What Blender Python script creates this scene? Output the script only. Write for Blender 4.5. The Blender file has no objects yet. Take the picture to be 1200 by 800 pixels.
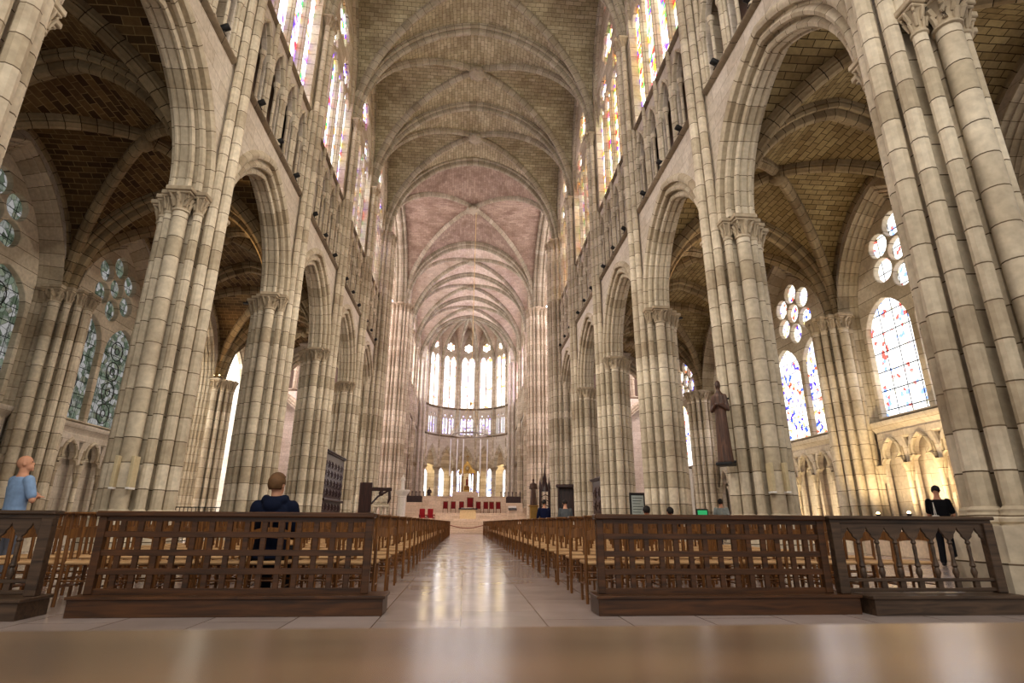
import bpy, bmesh, math, random
from mathutils import Vector, Matrix
random.seed(7)
sc = bpy.context.scene
C = sc.collection
PI = math.pi
rnd = random.random

# ------------------------------------------------------------------ helpers
def link(o, parent=None):
    C.objects.link(o)
    if parent is not None:
        o.parent = parent
    return o

def mesh_of(name, verts, faces, mat=None, uvs=None, smooth=True, sharp=35):
    me = bpy.data.meshes.new(name)
    me.from_pydata([tuple(v) for v in verts], [], faces)
    if uvs is not None:
        lay = me.uv_layers.new(name='UVMap')
        for l in me.loops:
            lay.data[l.index].uv = uvs[l.vertex_index]
    if smooth and len(me.polygons):
        me.polygons.foreach_set('use_smooth', [True] * len(me.polygons))
        me.set_sharp_from_angle(angle=math.radians(sharp))
    if mat: me.materials.append(mat)
    me.update()
    return me

def obj(name, me, parent=None, loc=None, mat4=None, rz=0):
    o = bpy.data.objects.new(name, me)
    link(o, parent)
    if mat4 is not None: o.matrix_local = mat4
    if loc is not None: o.location = loc
    if rz: o.rotation_euler = (0, 0, rz)
    return o

def tag(o, label=None, cat=None, group=None, kind=None):
    if label: o['label'] = label
    if cat: o['category'] = cat
    if group: o['group'] = group
    if kind: o['kind'] = kind
    return o

def empty(name, loc=(0, 0, 0), rz=0, label=None, cat=None, group=None, kind=None):
    o = bpy.data.objects.new(name, None)
    link(o); o.location = loc; o.rotation_euler = (0, 0, rz); o.empty_display_size = .2
    return tag(o, label, cat, group, kind)

def copy_tree(o, parent=None):
    c = o.copy(); C.objects.link(c)
    if parent is not None: c.parent = parent
    for ch in list(o.children): copy_tree(ch, c)
    return c

class MB:
    """collects shapes into one mesh"""
    def __init__(s): s.v = []; s.f = []
    def add(s, vs, fs, M=None):
        b = len(s.v)
        s.v += [tuple(M @ Vector(v)) for v in vs] if M is not None else [tuple(v) for v in vs]
        s.f += [tuple(i + b for i in f) for f in fs]
        return s
    def box(s, x0, x1, y0, y1, z0, z1, M=None, bev=0):
        if bev <= 0:
            vs = [(x, y, z) for x in (x0, x1) for y in (y0, y1) for z in (z0, z1)]
            fs = [(0, 1, 3, 2), (4, 6, 7, 5), (0, 4, 5, 1), (2, 3, 7, 6), (0, 2, 6, 4), (1, 5, 7, 3)]
            return s.add(vs, fs, M)
        bm = bmesh.new(); bmesh.ops.create_cube(bm, size=1)
        for v in bm.verts:
            v.co = Vector(((x0 + x1) / 2 + v.co.x * (x1 - x0), (y0 + y1) / 2 + v.co.y * (y1 - y0), (z0 + z1) / 2 + v.co.z * (z1 - z0)))
        bmesh.ops.bevel(bm, geom=list(bm.edges), offset=bev, segments=1, affect='EDGES')
        bm.verts.ensure_lookup_table(); bm.verts.index_update()
        vs = [v.co.copy() for v in bm.verts]; fs = [tuple(v.index for v in f.verts) for f in bm.faces]
        bm.free(); return s.add(vs, fs, M)
    def lathe(s, prof, c=(0, 0), n=12, M=None, a0=0, sq=False):
        vs = []; fs = []
        for (r, z) in prof:
            for k in range(n):
                a = a0 + 2 * PI * k / n
                vs.append((c[0] + r * math.cos(a), c[1] + r * math.sin(a), z))
        m = len(prof)
        for i in range(m - 1):
            for k in range(n):
                k2 = (k + 1) % n
                fs.append((i * n + k, i * n + k2, (i + 1) * n + k2, (i + 1) * n + k))
        fs.append(tuple(range(n))[::-1]); fs.append(tuple((m - 1) * n + k for k in range(n)))
        return s.add(vs, fs, M)
    def tube(s, pts, r, n=8, M=None):
        pts = [Vector(p) for p in pts]
        rs = r if isinstance(r, (list, tuple)) else [r] * len(pts)
        vs = []; fs = []
        for i, p in enumerate(pts):
            d = (pts[min(i + 1, len(pts) - 1)] - pts[max(i - 1, 0)]).normalized()
            up = Vector((0, 0, 1)) if abs(d.z) < .9 else Vector((1, 0, 0))
            a = d.cross(up).normalized(); b = d.cross(a)
            for k in range(n):
                t = 2 * PI * k / n
                vs.append(p + (a * math.cos(t) + b * math.sin(t)) * rs[i])
        for i in range(len(pts) - 1):
            for k in range(n):
                k2 = (k + 1) % n
                fs.append((i * n + k, i * n + k2, (i + 1) * n + k2, (i + 1) * n + k))
        fs.append(tuple(range(n))); fs.append(tuple((len(pts) - 1) * n + k for k in range(n))[::-1])
        return s.add(vs, fs, M)
    def ball(s, c, r, n=8, m=6, sc_=(1, 1, 1), M=None):
        prof = [(max(1e-4, math.sin(PI * i / m)) * r, -math.cos(PI * i / m) * r) for i in range(m + 1)]
        T = Matrix.Translation(c) @ Matrix.Diagonal((*sc_, 1))
        return s.lathe(prof, n=n, M=(M @ T if M is not None else T))
    def prism(s, poly, z0, z1, M=None):
        n = len(poly)
        vs = [(x, y, z0) for x, y in poly] + [(x, y, z1) for x, y in poly]
        fs = [tuple(range(n))[::-1], tuple(range(n, 2 * n))] + [(i, (i + 1) % n, n + (i + 1) % n, n + i) for i in range(n)]
        return s.add(vs, fs, M)
    def mesh(s, name, mat, sharp=35, smooth=True): return mesh_of(name, s.v, s.f, mat, smooth=smooth, sharp=sharp)
    def build(s, name, mat, parent=None, loc=None, mat4=None, rz=0, sharp=35):
        return obj(name, s.mesh(name, mat, sharp), parent, loc, mat4, rz)

# local plate frame: x = along, y = up, z = depth
def frame(origin, along, depth):
    a = Vector(along).normalized(); d = Vector(depth).normalized(); u = Vector((0, 0, 1))
    M = Matrix.Identity(4)
    for i in range(3):
        M[i][0] = a[i]; M[i][1] = u[i]; M[i][2] = d[i]; M[i][3] = origin[i]
    return M

def pointed(cx, z0, a, h, n=10, jamb=None):
    """points of a pointed arch from left spring over the apex to the right spring"""
    h = max(h, a * 1.0001)
    c = (h * h - a * a) / (2 * a); R = a + c
    am = math.atan2(h, c)
    L = []
    for i in range(n + 1):
        t = am * i / n
        L.append((cx + c - R * math.cos(t), z0 + R * math.sin(t)))
    Rr = [(2 * cx - x, z) for x, z in reversed(L[:-1])]
    p = L + Rr
    if jamb is not None: p = [(cx - a, jamb)] + p + [(cx + a, jamb)]
    return p

def circle(cx, cz, r, n=20, lob=0, amp=0.0):
    return [(cx + (r * (1 + amp * math.cos(lob * t))) * math.cos(t), cz + (r * (1 + amp * math.cos(lob * t))) * math.sin(t))
            for t in [2 * PI * k / n for k in range(n)]]

def webprof(a, A, spr, crown, jamb=None, n=14):
    """outline of the vault surface where it meets a wall of half width a"""
    h = crown - spr; AA = A if h >= A * .99 else h * .999
    c = (h * h - AA * AA) / (2 * AA); Rr = AA + c
    p = []
    for i in range(-n, n + 1):
        t = math.sin(i / n * PI / 2); p.append((t * a, spr + math.sqrt(max(0, Rr * Rr - (abs(t) * AA + c) ** 2)) + .03))
    if jamb is not None: p = [(-a, jamb)] + p + [(a, jamb)]
    return p

def foil(cx, cz, R, k=6, rot=0, n=7):
    """foiled opening outline: k lobes"""
    rl = R * math.sin(PI / k) / (1 + math.sin(PI / k)) * 1.12; d = R - rl
    pts = []
    for i in range(k):
        a = rot + 2 * PI * i / k
        for j in range(n):
            t = a + (j / (n - 1) - .5) * PI * 1.15
            pts.append((cx + d * math.cos(a) + rl * math.cos(t), cz + d * math.sin(a) + rl * math.sin(t)))
    return pts

def trefoil_arch(cx, z0, a, h, jamb):
    p = [(cx - a, jamb), (cx - a, z0)]
    r1 = a * .46
    # side lobes
    for i in range(1, 6):
        t = PI - i * PI * .55 / 5
        p.append((cx - a + r1 + r1 * math.cos(t), z0 + r1 * math.sin(t)))
    top = pointed(cx, z0 + h * .40, a * .72, h * .62, 6)
    p += top
    for i in range(4, -1, -1):
        t = PI - i * PI * .55 / 5
        p.append((cx + a - r1 - r1 * math.cos(t), z0 + r1 * math.sin(t)))
    p += [(cx + a, jamb)]
    return p

dg_objs = []
def plate(name, outer, holes, thick, mat, bev=0.03):
    cu = bpy.data.curves.new(name + '_c', 'CURVE'); cu.dimensions = '2D'; cu.fill_mode = 'BOTH'
    for loop in [outer] + list(holes):
        sp = cu.splines.new('POLY'); sp.points.add(len(loop) - 1)
        for i, (x, y) in enumerate(loop): sp.points[i].co = (x, y, 0, 1)
        sp.use_cyclic_u = True
    cu.extrude = max(thick / 2 - bev, .001); cu.bevel_depth = bev; cu.offset = -bev; cu.bevel_resolution = 0
    o = bpy.data.objects.new(name + '_t', cu); C.objects.link(o)
    dg = bpy.context.evaluated_depsgraph_get()
    me = bpy.data.meshes.new_from_object(o.evaluated_get(dg)); me.name = name
    bpy.data.objects.remove(o); bpy.data.curves.remove(cu)
    me.materials.clear(); me.materials.append(mat)
    me.polygons.foreach_set('use_smooth', [False] * len(me.polygons))
    return me

def sweep(name, path, prof, mat, closed=True, vscale=1.0, caps=True, vary=None):
    """prof: (out, depth) list; out is along the outward (left hand) normal of the path"""
    P = [Vector(p) for p in path]; n = len(P); m = len(prof)
    vs = []; uv = []; fs = []
    us = [0]
    for j in range(1, m): us.append(us[-1] + math.dist(prof[j], prof[j - 1]))
    L = 0
    for i in range(n):
        d1 = (P[i] - P[i - 1]).normalized() if i > 0 else (P[1] - P[0]).normalized()
        d2 = (P[i + 1] - P[i]).normalized() if i < n - 1 else d1
        if i > 0: L += (P[i] - P[i - 1]).length
        n1 = Vector((-d1.y, d1.x)); n2 = Vector((-d2.y, d2.x))
        nn = (n1 + n2) / (1 + n1.dot(n2))
        for j, (o, d) in enumerate(prof):
            q = P[i] + nn * o
            vs.append((q.x, q.y, d)); uv.append((us[j], L * vscale))
    mm = m if closed else m - 1
    for i in range(n - 1):
        for j in range(mm):
            j2 = (j + 1) % m
            fs.append((i * m + j, i * m + j2, (i + 1) * m + j2, (i + 1) * m + j))
    if closed and caps:
        fs.append(tuple(range(m))[::-1]); fs.append(tuple((n - 1) * m + j for j in range(m)))
    return mesh_of(name, vs, fs, mat, uv, sharp=40)

# ------------------------------------------------------------------ materials
def lin(c):
    return tuple(((x / 255) / 12.92 if x / 255 <= .04045 else ((x / 255 + .055) / 1.055) ** 2.4) for x in c) + (1,)

def new_mat(name):
    m = bpy.data.materials.new(name); m.use_nodes = True
    nt = m.node_tree; nt.nodes.clear()
    out = nt.nodes.new('ShaderNodeOutputMaterial')
    return m, nt, out

def N(nt, t, **kw):
    n = nt.nodes.new(t)
    for k, v in kw.items(): setattr(n, k, v)
    return n

def bsdf(nt, out, rough=.8, spec=.3, metal=0):
    b = N(nt, 'ShaderNodeBsdfPrincipled'); b.inputs['Roughness'].default_value = rough
    b.inputs['Specular IOR Level'].default_value = spec; b.inputs['Metallic'].default_value = metal
    nt.links.new(b.outputs[0], out.inputs[0]); return b

def mixc(nt, fac, a, b, mode='MIX'):
    m = N(nt, 'ShaderNodeMix', data_type='RGBA', blend_type=mode)
    for s, v in ((m.inputs[0], fac), (m.inputs[6], a), (m.inputs[7], b)):
        if hasattr(v, 'is_linked') or isinstance(v, bpy.types.NodeSocket): nt.links.new(v, s)
        else: s.default_value = v
    return m.outputs[2]

def ramp(nt, fac, stops, interp='LINEAR'):
    r = N(nt, 'ShaderNodeValToRGB'); r.color_ramp.interpolation = interp
    el = r.color_ramp.elements
    while len(el) > 1: el.remove(el[-1])
    el[0].position = stops[0][0]; el[0].color = stops[0][1]
    for p, c in stops[1:]:
        e = el.new(p); e.color = c
    nt.links.new(fac, r.inputs[0]); return r.outputs[0]

def stone(name, c1, c2, mortar, row=.45, width=1.1, msize=.012, use='pos', rough=.85, stain=.5, stain_col=(60, 48, 34), bump=.25, offset=.5, nscale=1.0, spec=.25):
    m, nt, out = new_mat(name); b = bsdf(nt, out, rough, spec)
    geo = N(nt, 'ShaderNodeNewGeometry'); tc = N(nt, 'ShaderNodeTexCoord')
    comb = N(nt, 'ShaderNodeCombineXYZ')
    if use == 'pos':
        sep = N(nt, 'ShaderNodeSeparateXYZ'); nt.links.new(geo.outputs['Position'], sep.inputs[0])
        ad = N(nt, 'ShaderNodeMath', operation='ADD'); nt.links.new(sep.outputs[0], ad.inputs[0]); nt.links.new(sep.outputs[1], ad.inputs[1])
        nt.links.new(ad.outputs[0], comb.inputs[0]); nt.links.new(sep.outputs[2], comb.inputs[1])
        vec = comb.outputs[0]
    else:
        vec = tc.outputs['UV']
    # slight warp so that courses are not ruler straight
    nz = N(nt, 'ShaderNodeTexNoise'); nz.inputs['Scale'].default_value = .9; nt.links.new(geo.outputs['Position'], nz.inputs['Vector'])
    va = N(nt, 'ShaderNodeVectorMath', operation='MULTIPLY_ADD'); nt.links.new(nz.outputs['Color'], va.inputs[0])
    va.inputs[1].default_value = (.10, .07, 0); nt.links.new(vec, va.inputs[2])
    br = N(nt, 'ShaderNodeTexBrick'); nt.links.new(va.outputs[0], br.inputs['Vector'])
    br.inputs['Scale'].default_value = 1; br.inputs['Row Height'].default_value = row; br.inputs['Brick Width'].default_value = width
    br.inputs['Mortar Size'].default_value = msize; br.inputs['Mortar Smooth'].default_value = .3; br.offset = offset
    br.inputs['Color1'].default_value = lin(c1); br.inputs['Color2'].default_value = lin(c2); br.inputs['Mortar'].default_value = lin(mortar)
    n2 = N(nt, 'ShaderNodeTexNoise'); n2.inputs['Scale'].default_value = .55 * nscale; n2.inputs['Detail'].default_value = 6; n2.inputs['Roughness'].default_value = .62
    nt.links.new(geo.outputs['Position'], n2.inputs['Vector'])
    f = ramp(nt, n2.outputs[0], [(.42, (0, 0, 0, 1)), (.72, (1, 1, 1, 1))])
    fm = N(nt, 'ShaderNodeMath', operation='MULTIPLY'); nt.links.new(f, fm.inputs[0]); fm.inputs[1].default_value = stain
    col = mixc(nt, fm.outputs[0], br.outputs['Color'], lin(stain_col))
    n3 = N(nt, 'ShaderNodeTexNoise'); n3.inputs['Scale'].default_value = 9; n3.inputs['Detail'].default_value = 4
    nt.links.new(geo.outputs['Position'], n3.inputs['Vector'])
    g = ramp(nt, n3.outputs[0], [(.3, (.82, .82, .82, 1)), (.7, (1.08, 1.08, 1.08, 1))])
    col = mixc(nt, 1.0, col, g, 'MULTIPLY')
    nt.links.new(col, b.inputs['Base Color'])
    bp = N(nt, 'ShaderNodeBump'); bp.inputs['Strength'].default_value = bump; bp.inputs['Distance'].default_value = .02
    inv = N(nt, 'ShaderNodeMath', operation='SUBTRACT'); inv.inputs[0].default_value = 1; nt.links.new(br.outputs['Fac'], inv.inputs[1])
    ad2 = N(nt, 'ShaderNodeMath', operation='MULTIPLY_ADD'); nt.links.new(n3.outputs[0], ad2.inputs[0]); ad2.inputs[1].default_value = .5; nt.links.new(inv.outputs[0], ad2.inputs[2])
    nt.links.new(ad2.outputs[0], bp.inputs['Height']); nt.links.new(bp.outputs[0], b.inputs['Normal'])
    return m

def wood(name, c1, c2, rough=.4, scale=6, spec=.4, axis=0, bump=.1):
    m, nt, out = new_mat(name); b = bsdf(nt, out, rough, spec)
    geo = N(nt, 'ShaderNodeNewGeometry')
    mp = N(nt, 'ShaderNodeMapping'); s = [scale * 4] * 3; s[axis] = scale * .35
    mp.inputs['Scale'].default_value = s; nt.links.new(geo.outputs['Position'], mp.inputs[0])
    nz = N(nt, 'ShaderNodeTexNoise'); nz.inputs['Scale'].default_value = 1; nz.inputs['Detail'].default_value = 5; nz.inputs['Distortion'].default_value = .8
    nt.links.new(mp.outputs[0], nz.inputs['Vector'])
    c = ramp(nt, nz.outputs[0], [(.3, lin(c1)), (.7, lin(c2))])
    nt.links.new(c, b.inputs['Base Color'])
    if bump:
        bp = N(nt, 'ShaderNodeBump'); bp.inputs['Strength'].default_value = bump; bp.inputs['Distance'].default_value = .004
        nt.links.new(nz.outputs[0], bp.inputs['Height']); nt.links.new(bp.outputs[0], b.inputs['Normal'])
    return m

def plain(name, c, rough=.6, spec=.3, metal=0, var=.15):
    m, nt, out = new_mat(name); b = bsdf(nt, out, rough, spec, metal)
    geo = N(nt, 'ShaderNodeNewGeometry')
    nz = N(nt, 'ShaderNodeTexNoise'); nz.inputs['Scale'].default_value = 14; nt.links.new(geo.outputs['Position'], nz.inputs['Vector'])
    base = lin(c); d = tuple(x * (1 - var) for x in base[:3]) + (1,)
    nt.links.new(ramp(nt, nz.outputs[0], [(.3, d), (.7, base)]), b.inputs['Base Color'])
    return m

def glow(name, c, s):
    m, nt, out = new_mat(name); e = N(nt, 'ShaderNodeEmission'); e.inputs[0].default_value = lin(c); e.inputs[1].default_value = s
    nt.links.new(e.outputs[0], out.inputs[0]); return m

def stained(name, palette, strength, cell=7.0, white=.45, grid=(.5, .62), lead=.06, big=1.2, bar=.014, whitecol=(255, 252, 248)):
    """lit stained glass: coloured quarries, lead lines and saddle bars"""
    m, nt, out = new_mat(name)
    geo = N(nt, 'ShaderNodeNewGeometry')
    sep = N(nt, 'ShaderNodeSeparateXYZ'); nt.links.new(geo.outputs['Position'], sep.inputs[0])
    ad = N(nt, 'ShaderNodeMath', operation='ADD'); nt.links.new(sep.outputs[0], ad.inputs[0]); nt.links.new(sep.outputs[1], ad.inputs[1])
    cm = N(nt, 'ShaderNodeCombineXYZ'); nt.links.new(ad.outputs[0], cm.inputs[0]); nt.links.new(sep.outputs[2], cm.inputs[1])
    vo = N(nt, 'ShaderNodeTexVoronoi', voronoi_dimensions='2D'); vo.inputs['Scale'].default_value = cell; nt.links.new(cm.outputs[0], vo.inputs['Vector'])
    sc2 = N(nt, 'ShaderNodeSeparateColor'); nt.links.new(vo.outputs['Color'], sc2.inputs[0])
    n = len(palette)
    col = ramp(nt, sc2.outputs[0], [(i / n, lin(c)) for i, c in enumerate(palette)], 'CONSTANT')
    wf = ramp(nt, sc2.outputs[1], [(0, (1, 1, 1, 1)), (white, (0, 0, 0, 1))], 'CONSTANT')
    nb = N(nt, 'ShaderNodeTexNoise', noise_dimensions='2D'); nb.inputs['Scale'].default_value = big; nt.links.new(cm.outputs[0], nb.inputs['Vector'])
    col = mixc(nt, wf, col, lin(whitecol))
    bigw = ramp(nt, nb.outputs[0], [(.50, (0, 0, 0, 1)), (.68, (.6, .6, .6, 1))])
    col = mixc(nt, bigw, col, lin(whitecol))
    ve = N(nt, 'ShaderNodeTexVoronoi', voronoi_dimensions='2D', feature='DISTANCE_TO_EDGE'); ve.inputs['Scale'].default_value = cell; nt.links.new(cm.outputs[0], ve.inputs['Vector'])
    lf = ramp(nt, ve.outputs['Distance'], [(0, (.03, .03, .03, 1)), (lead, (1, 1, 1, 1))])
    col = mixc(nt, 1.0, col, lf, 'MULTIPLY')
    if grid:
        br = N(nt, 'ShaderNodeTexBrick'); nt.links.new(cm.outputs[0], br.inputs['Vector']); br.offset = 0
        br.inputs['Scale'].default_value = 1; br.inputs['Brick Width'].default_value = grid[0]; br.inputs['Row Height'].default_value = grid[1]
        br.inputs['Mortar Size'].default_value = bar
        br.inputs['Color1'].default_value = br.inputs['Color2'].default_value = (1, 1, 1, 1); br.inputs['Mortar'].default_value = (.03, .03, .03, 1)
        col = mixc(nt, 1.0, col, br.outputs['Color'], 'MULTIPLY')
    e = N(nt, 'ShaderNodeEmission'); e.inputs[1].default_value = strength; nt.links.new(col, e.inputs[0])
    nt.links.new(e.outputs[0], out.inputs[0]); return m

M_SHAFT = stone('pier stone', (222, 210, 188), (180, 166, 142), (76, 62, 46), row=.52, width=60, msize=.011, stain=.6, stain_col=(134, 114, 90), bump=.15)
M_CAP = stone('capital stone', (204, 190, 166), (176, 158, 132), (176, 158, 132), row=.5, width=9, msize=.001, stain=.6, stain_col=(92, 76, 58), bump=.3)
M_WALL = stone('ashlar wall stone', (212, 202, 188), (196, 184, 168), (156, 142, 124), row=.42, width=.95, msize=.008, stain=.35, stain_col=(150, 132, 108), bump=.15)
M_ARCH = stone('arch voussoir stone', (208, 196, 174), (172, 158, 134), (84, 70, 52), row=.42, width=60, msize=.009, use='uv', stain=.45, stain_col=(116, 96, 70), bump=.15)
M_RIB = stone('vault rib stone', (178, 168, 148), (148, 138, 116), (76, 64, 48), row=.5, width=60, msize=.012, use='uv', stain=.45, stain_col=(96, 84, 64), bump=.15)
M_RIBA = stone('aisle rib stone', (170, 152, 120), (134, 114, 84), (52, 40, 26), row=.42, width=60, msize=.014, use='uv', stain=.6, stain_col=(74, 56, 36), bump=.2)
M_WEB = stone('nave vault web stone', (192, 182, 152), (158, 148, 118), (92, 82, 60), row=.21, width=.46, msize=.012, use='uv', stain=.55, stain_col=(104, 86, 66), bump=.2)
M_WEBX = stone('crossing vault web stone', (220, 204, 186), (198, 180, 162), (156, 138, 122), row=.21, width=.5, msize=.006, use='uv', stain=.5, stain_col=(140, 108, 88), bump=.2)  # choir webs: the apse glow is lightened into this stone colour
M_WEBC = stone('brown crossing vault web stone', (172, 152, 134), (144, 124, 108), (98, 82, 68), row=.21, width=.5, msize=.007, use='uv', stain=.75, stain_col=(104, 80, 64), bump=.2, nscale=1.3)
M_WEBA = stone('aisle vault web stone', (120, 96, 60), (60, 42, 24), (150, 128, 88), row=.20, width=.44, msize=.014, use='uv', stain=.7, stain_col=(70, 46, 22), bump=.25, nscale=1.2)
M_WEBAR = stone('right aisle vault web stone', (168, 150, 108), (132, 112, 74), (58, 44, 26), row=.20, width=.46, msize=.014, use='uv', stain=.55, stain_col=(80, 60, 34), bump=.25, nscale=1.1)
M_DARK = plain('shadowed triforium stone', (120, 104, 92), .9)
M_FLOOR = None
def floor_mat():
    m, nt, out = new_mat('polished limestone paving'); b = bsdf(nt, out, .22, .5)
    geo = N(nt, 'ShaderNodeNewGeometry')
    br = N(nt, 'ShaderNodeTexBrick'); nt.links.new(geo.outputs['Position'], br.inputs['Vector']); br.offset = .37
    rot = N(nt, 'ShaderNodeMapping'); rot.inputs['Rotation'].default_value = (0, 0, PI / 2); nt.links.new(geo.outputs['Position'], rot.inputs[0]); nt.links.new(rot.outputs[0], br.inputs['Vector'])
    br.inputs['Scale'].default_value = 1; br.inputs['Brick Width'].default_value = 1.5; br.inputs['Row Height'].default_value = .8
    br.inputs['Mortar Size'].default_value = .006; br.inputs['Color1'].default_value = lin((184, 170, 166)); br.inputs['Color2'].default_value = lin((170, 158, 154)); br.inputs['Mortar'].default_value = lin((104, 90, 78))
    n2 = N(nt, 'ShaderNodeTexNoise'); n2.inputs['Scale'].default_value = 1.3; n2.inputs['Detail'].default_value = 7; nt.links.new(geo.outputs['Position'], n2.inputs['Vector'])
    f = ramp(nt, n2.outputs[0], [(.3, (.90, .88, .86, 1)), (.7, (1.04, 1.03, 1.02, 1))])
    nt.links.new(mixc(nt, 1.0, br.outputs['Color'], f, 'MULTIPLY'), b.inputs['Base Color'])
    r = ramp(nt, n2.outputs[0], [(.3, (.13, .13, .13, 1)), (.7, (.22, .22, .22, 1))]); nt.links.new(r, b.inputs['Roughness'])
    bp = N(nt, 'ShaderNodeBump'); bp.inputs['Strength'].default_value = .05; bp.inputs['Distance'].default_value = .01
    nt.links.new(n2.outputs[0], bp.inputs['Height']); nt.links.new(bp.outputs[0], b.inputs['Normal'])
    return m
M_FLOOR = floor_mat()
M_RAIL = wood('dark waxed oak', (44, 26, 13), (86, 52, 26), .38, 5)
M_RAILG = wood('old grey brown oak', (46, 34, 26), (88, 68, 52), .42, 5)
M_CHAIR = wood('honey brown chair wood', (74, 44, 20), (136, 88, 42), .4, 7, axis=2)
M_STRAW = wood('woven straw', (176, 134, 92), (212, 174, 128), .7, 14, spec=.2, axis=0, bump=.3)
M_TABLE = wood('polished table oak', (76, 54, 38), (122, 92, 66), .24, 2.2, spec=.5, axis=0, bump=.05)
M_DARKWOOD = wood('carved dark walnut', (28, 14, 12), (66, 36, 30), .35, 5, axis=2)
M_CARVED = wood('carved brown figure wood', (44, 28, 22), (98, 66, 50), .5, 7, axis=2)
M_IRON = plain('black iron', (24, 24, 26), .5, .4)
M_BRASS = plain('gilded metal', (172, 134, 74), .3, .5, .9)
M_SILVER = plain('silvered metal', (190, 184, 176), .35, .5, .8)
M_RED = plain('red upholstery', (120, 14, 20), .8)
M_WHITE = plain('white marble', (236, 230, 222), .4)
M_PALE = stone('pale sanctuary stone', (222, 202, 178), (208, 186, 160), (170, 146, 120), row=.5, width=1.2, msize=.006, stain=.15, stain_col=(180, 150, 120))
M_PANEL = plain('white banner cloth', (236, 232, 226), .8)

PURP = [(120, 70, 220), (240, 235, 255), (70, 40, 190), (225, 60, 70), (250, 220, 120), (190, 160, 240), (245, 245, 255), (60, 170, 90), (240, 150, 60), (150, 110, 230)]
WARM = [(250, 190, 60), (250, 240, 200), (220, 60, 50), (250, 215, 110), (110, 70, 200), (240, 150, 60), (252, 245, 220), (90, 170, 80), (250, 225, 130), (225, 90, 110)]
WHT = [(250, 250, 255), (240, 220, 190), (240, 160, 80), (200, 190, 250), (250, 245, 240), (230, 120, 110), (250, 250, 250), (180, 170, 250)]
GRN = [(170, 186, 160), (130, 146, 120), (186, 194, 166), (140, 152, 130), (110, 120, 100), (176, 176, 150)]
G_L = stained('violet and white stained glass', PURP, 2.4, cell=4.5, white=.30, grid=(.9, .62), big=.9)
G_R = stained('yellow and red stained glass', WARM, 2.4, cell=4.5, white=.18, grid=(.9, .62), big=.8)
G_T = stained('pink transept stained glass', [(240, 190, 220), (240, 200, 220), (250, 240, 245), (220, 200, 240), (240, 120, 130), (250, 240, 245)], 9, cell=4, white=.5, grid=(.9, .7))
G_A = stained('pale apse stained glass', WHT, 3.6, cell=3, white=.6, grid=(.9, .9), big=.7)
G_AR = stained('clear quarry glass with red dots', [(250, 250, 250), (250, 250, 245), (225, 235, 250), (235, 90, 80), (250, 240, 200), (120, 150, 230), (252, 252, 252), (250, 250, 250)], 1.9, cell=8, white=.5, grid=(.62, .68), big=1.1, lead=.05, bar=.022)
G_AL = stained('grey green grisaille glass', GRN, .22, cell=5, white=.3, grid=(.5, .5), big=3)
G_BR = stained('blue and gold stained glass', [(60, 90, 220), (250, 240, 210), (240, 210, 130), (80, 60, 200), (250, 250, 240), (220, 90, 60), (250, 235, 190)], 1.8, cell=7, white=.45, grid=(.62, .5), big=1.3)
G_CH = stained('daylit chapel glass', [(240, 245, 255), (225, 235, 250), (250, 250, 255)], 3.5, cell=3, white=.5, grid=(.6, .6))
G_CHL = stained('pale violet choir glass', PURP, 5.5, cell=5, white=.75, grid=(.9, .62))
G_CHOIR = stained('blue choir glass', [(70, 50, 210), (120, 110, 240), (220, 60, 60), (250, 200, 90), (235, 235, 255), (90, 60, 190)], 6, cell=5, white=.3, grid=(.9, .62))

# ------------------------------------------------------------------ dimensions
XP = 7.0; B = 6.47; Y0 = 13.1
PY = [Y0 + B * k for k in range(-2, 4)]      # nave piers .16 .. 32.5
YW = Y0 + B * 4                              # west crossing 38.98
YE = 53.5
SPR = 8.5; SILL = 12.7; CSILL = 16.5; VSPR = 21.6; CROWN = 28.9
XO = 14.1; XWN = 14.9

# ------------------------------------------------------------------ piers
def shaft_me(r, z0, z1, name='shaft'):
    mb = MB(); n = 14 if r > .14 else 10
    mb.lathe([(r, z0), (r, z1)], n=n)
    return mb.mesh(name, M_SHAFT)
def capital_me(r, z0, z1, ab=None):
    """bell with two rows of curled leaves, square abacus"""
    mb = MB(); h = z1 - z0; ab = ab or r * 1.9
    mb.lathe([(r * 1.0, z0 - .02), (r * 1.22, z0), (r * 1.22, z0 + .04), (r * 1.0, z0 + .07), (r * 1.02, z0 + h * .4), (r * 1.25, z0 + h * .62), (r * 1.6, z1 - .16)], n=12)
    for k in range(8):
        a = 2 * PI * k / 8; c, s = math.cos(a), math.sin(a)
        for (rr, zz, sz) in ((1.15, .30, .9), (1.45, .62, 1.15)) if k % 2 == 0 else ((1.32, .46, 1.0), (1.62, .66, .8)):
            x, y, z = r * rr * c, r * rr * s, z0 + h * zz
            mb.tube([(r * .98 * c, r * .98 * s, z - h * .26), (x, y, z - .02), (x + r * .22 * c, y + r * .22 * s, z + h * .06), (x + r * .1 * c, y + r * .1 * s, z + h * .11)],
                    [r * .26 * sz, r * .3 * sz, r * .24 * sz, r * .14 * sz], n=6)
    q = ab
    for (f, za, zb) in ((.86, z1 - .17, z1 - .11), (1.0, z1 - .11, z1)):
        mb.box(-q * f, q * f, -q * f, q * f, za, zb, bev=.015)
    return mb.mesh('capital', M_CAP)
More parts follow.
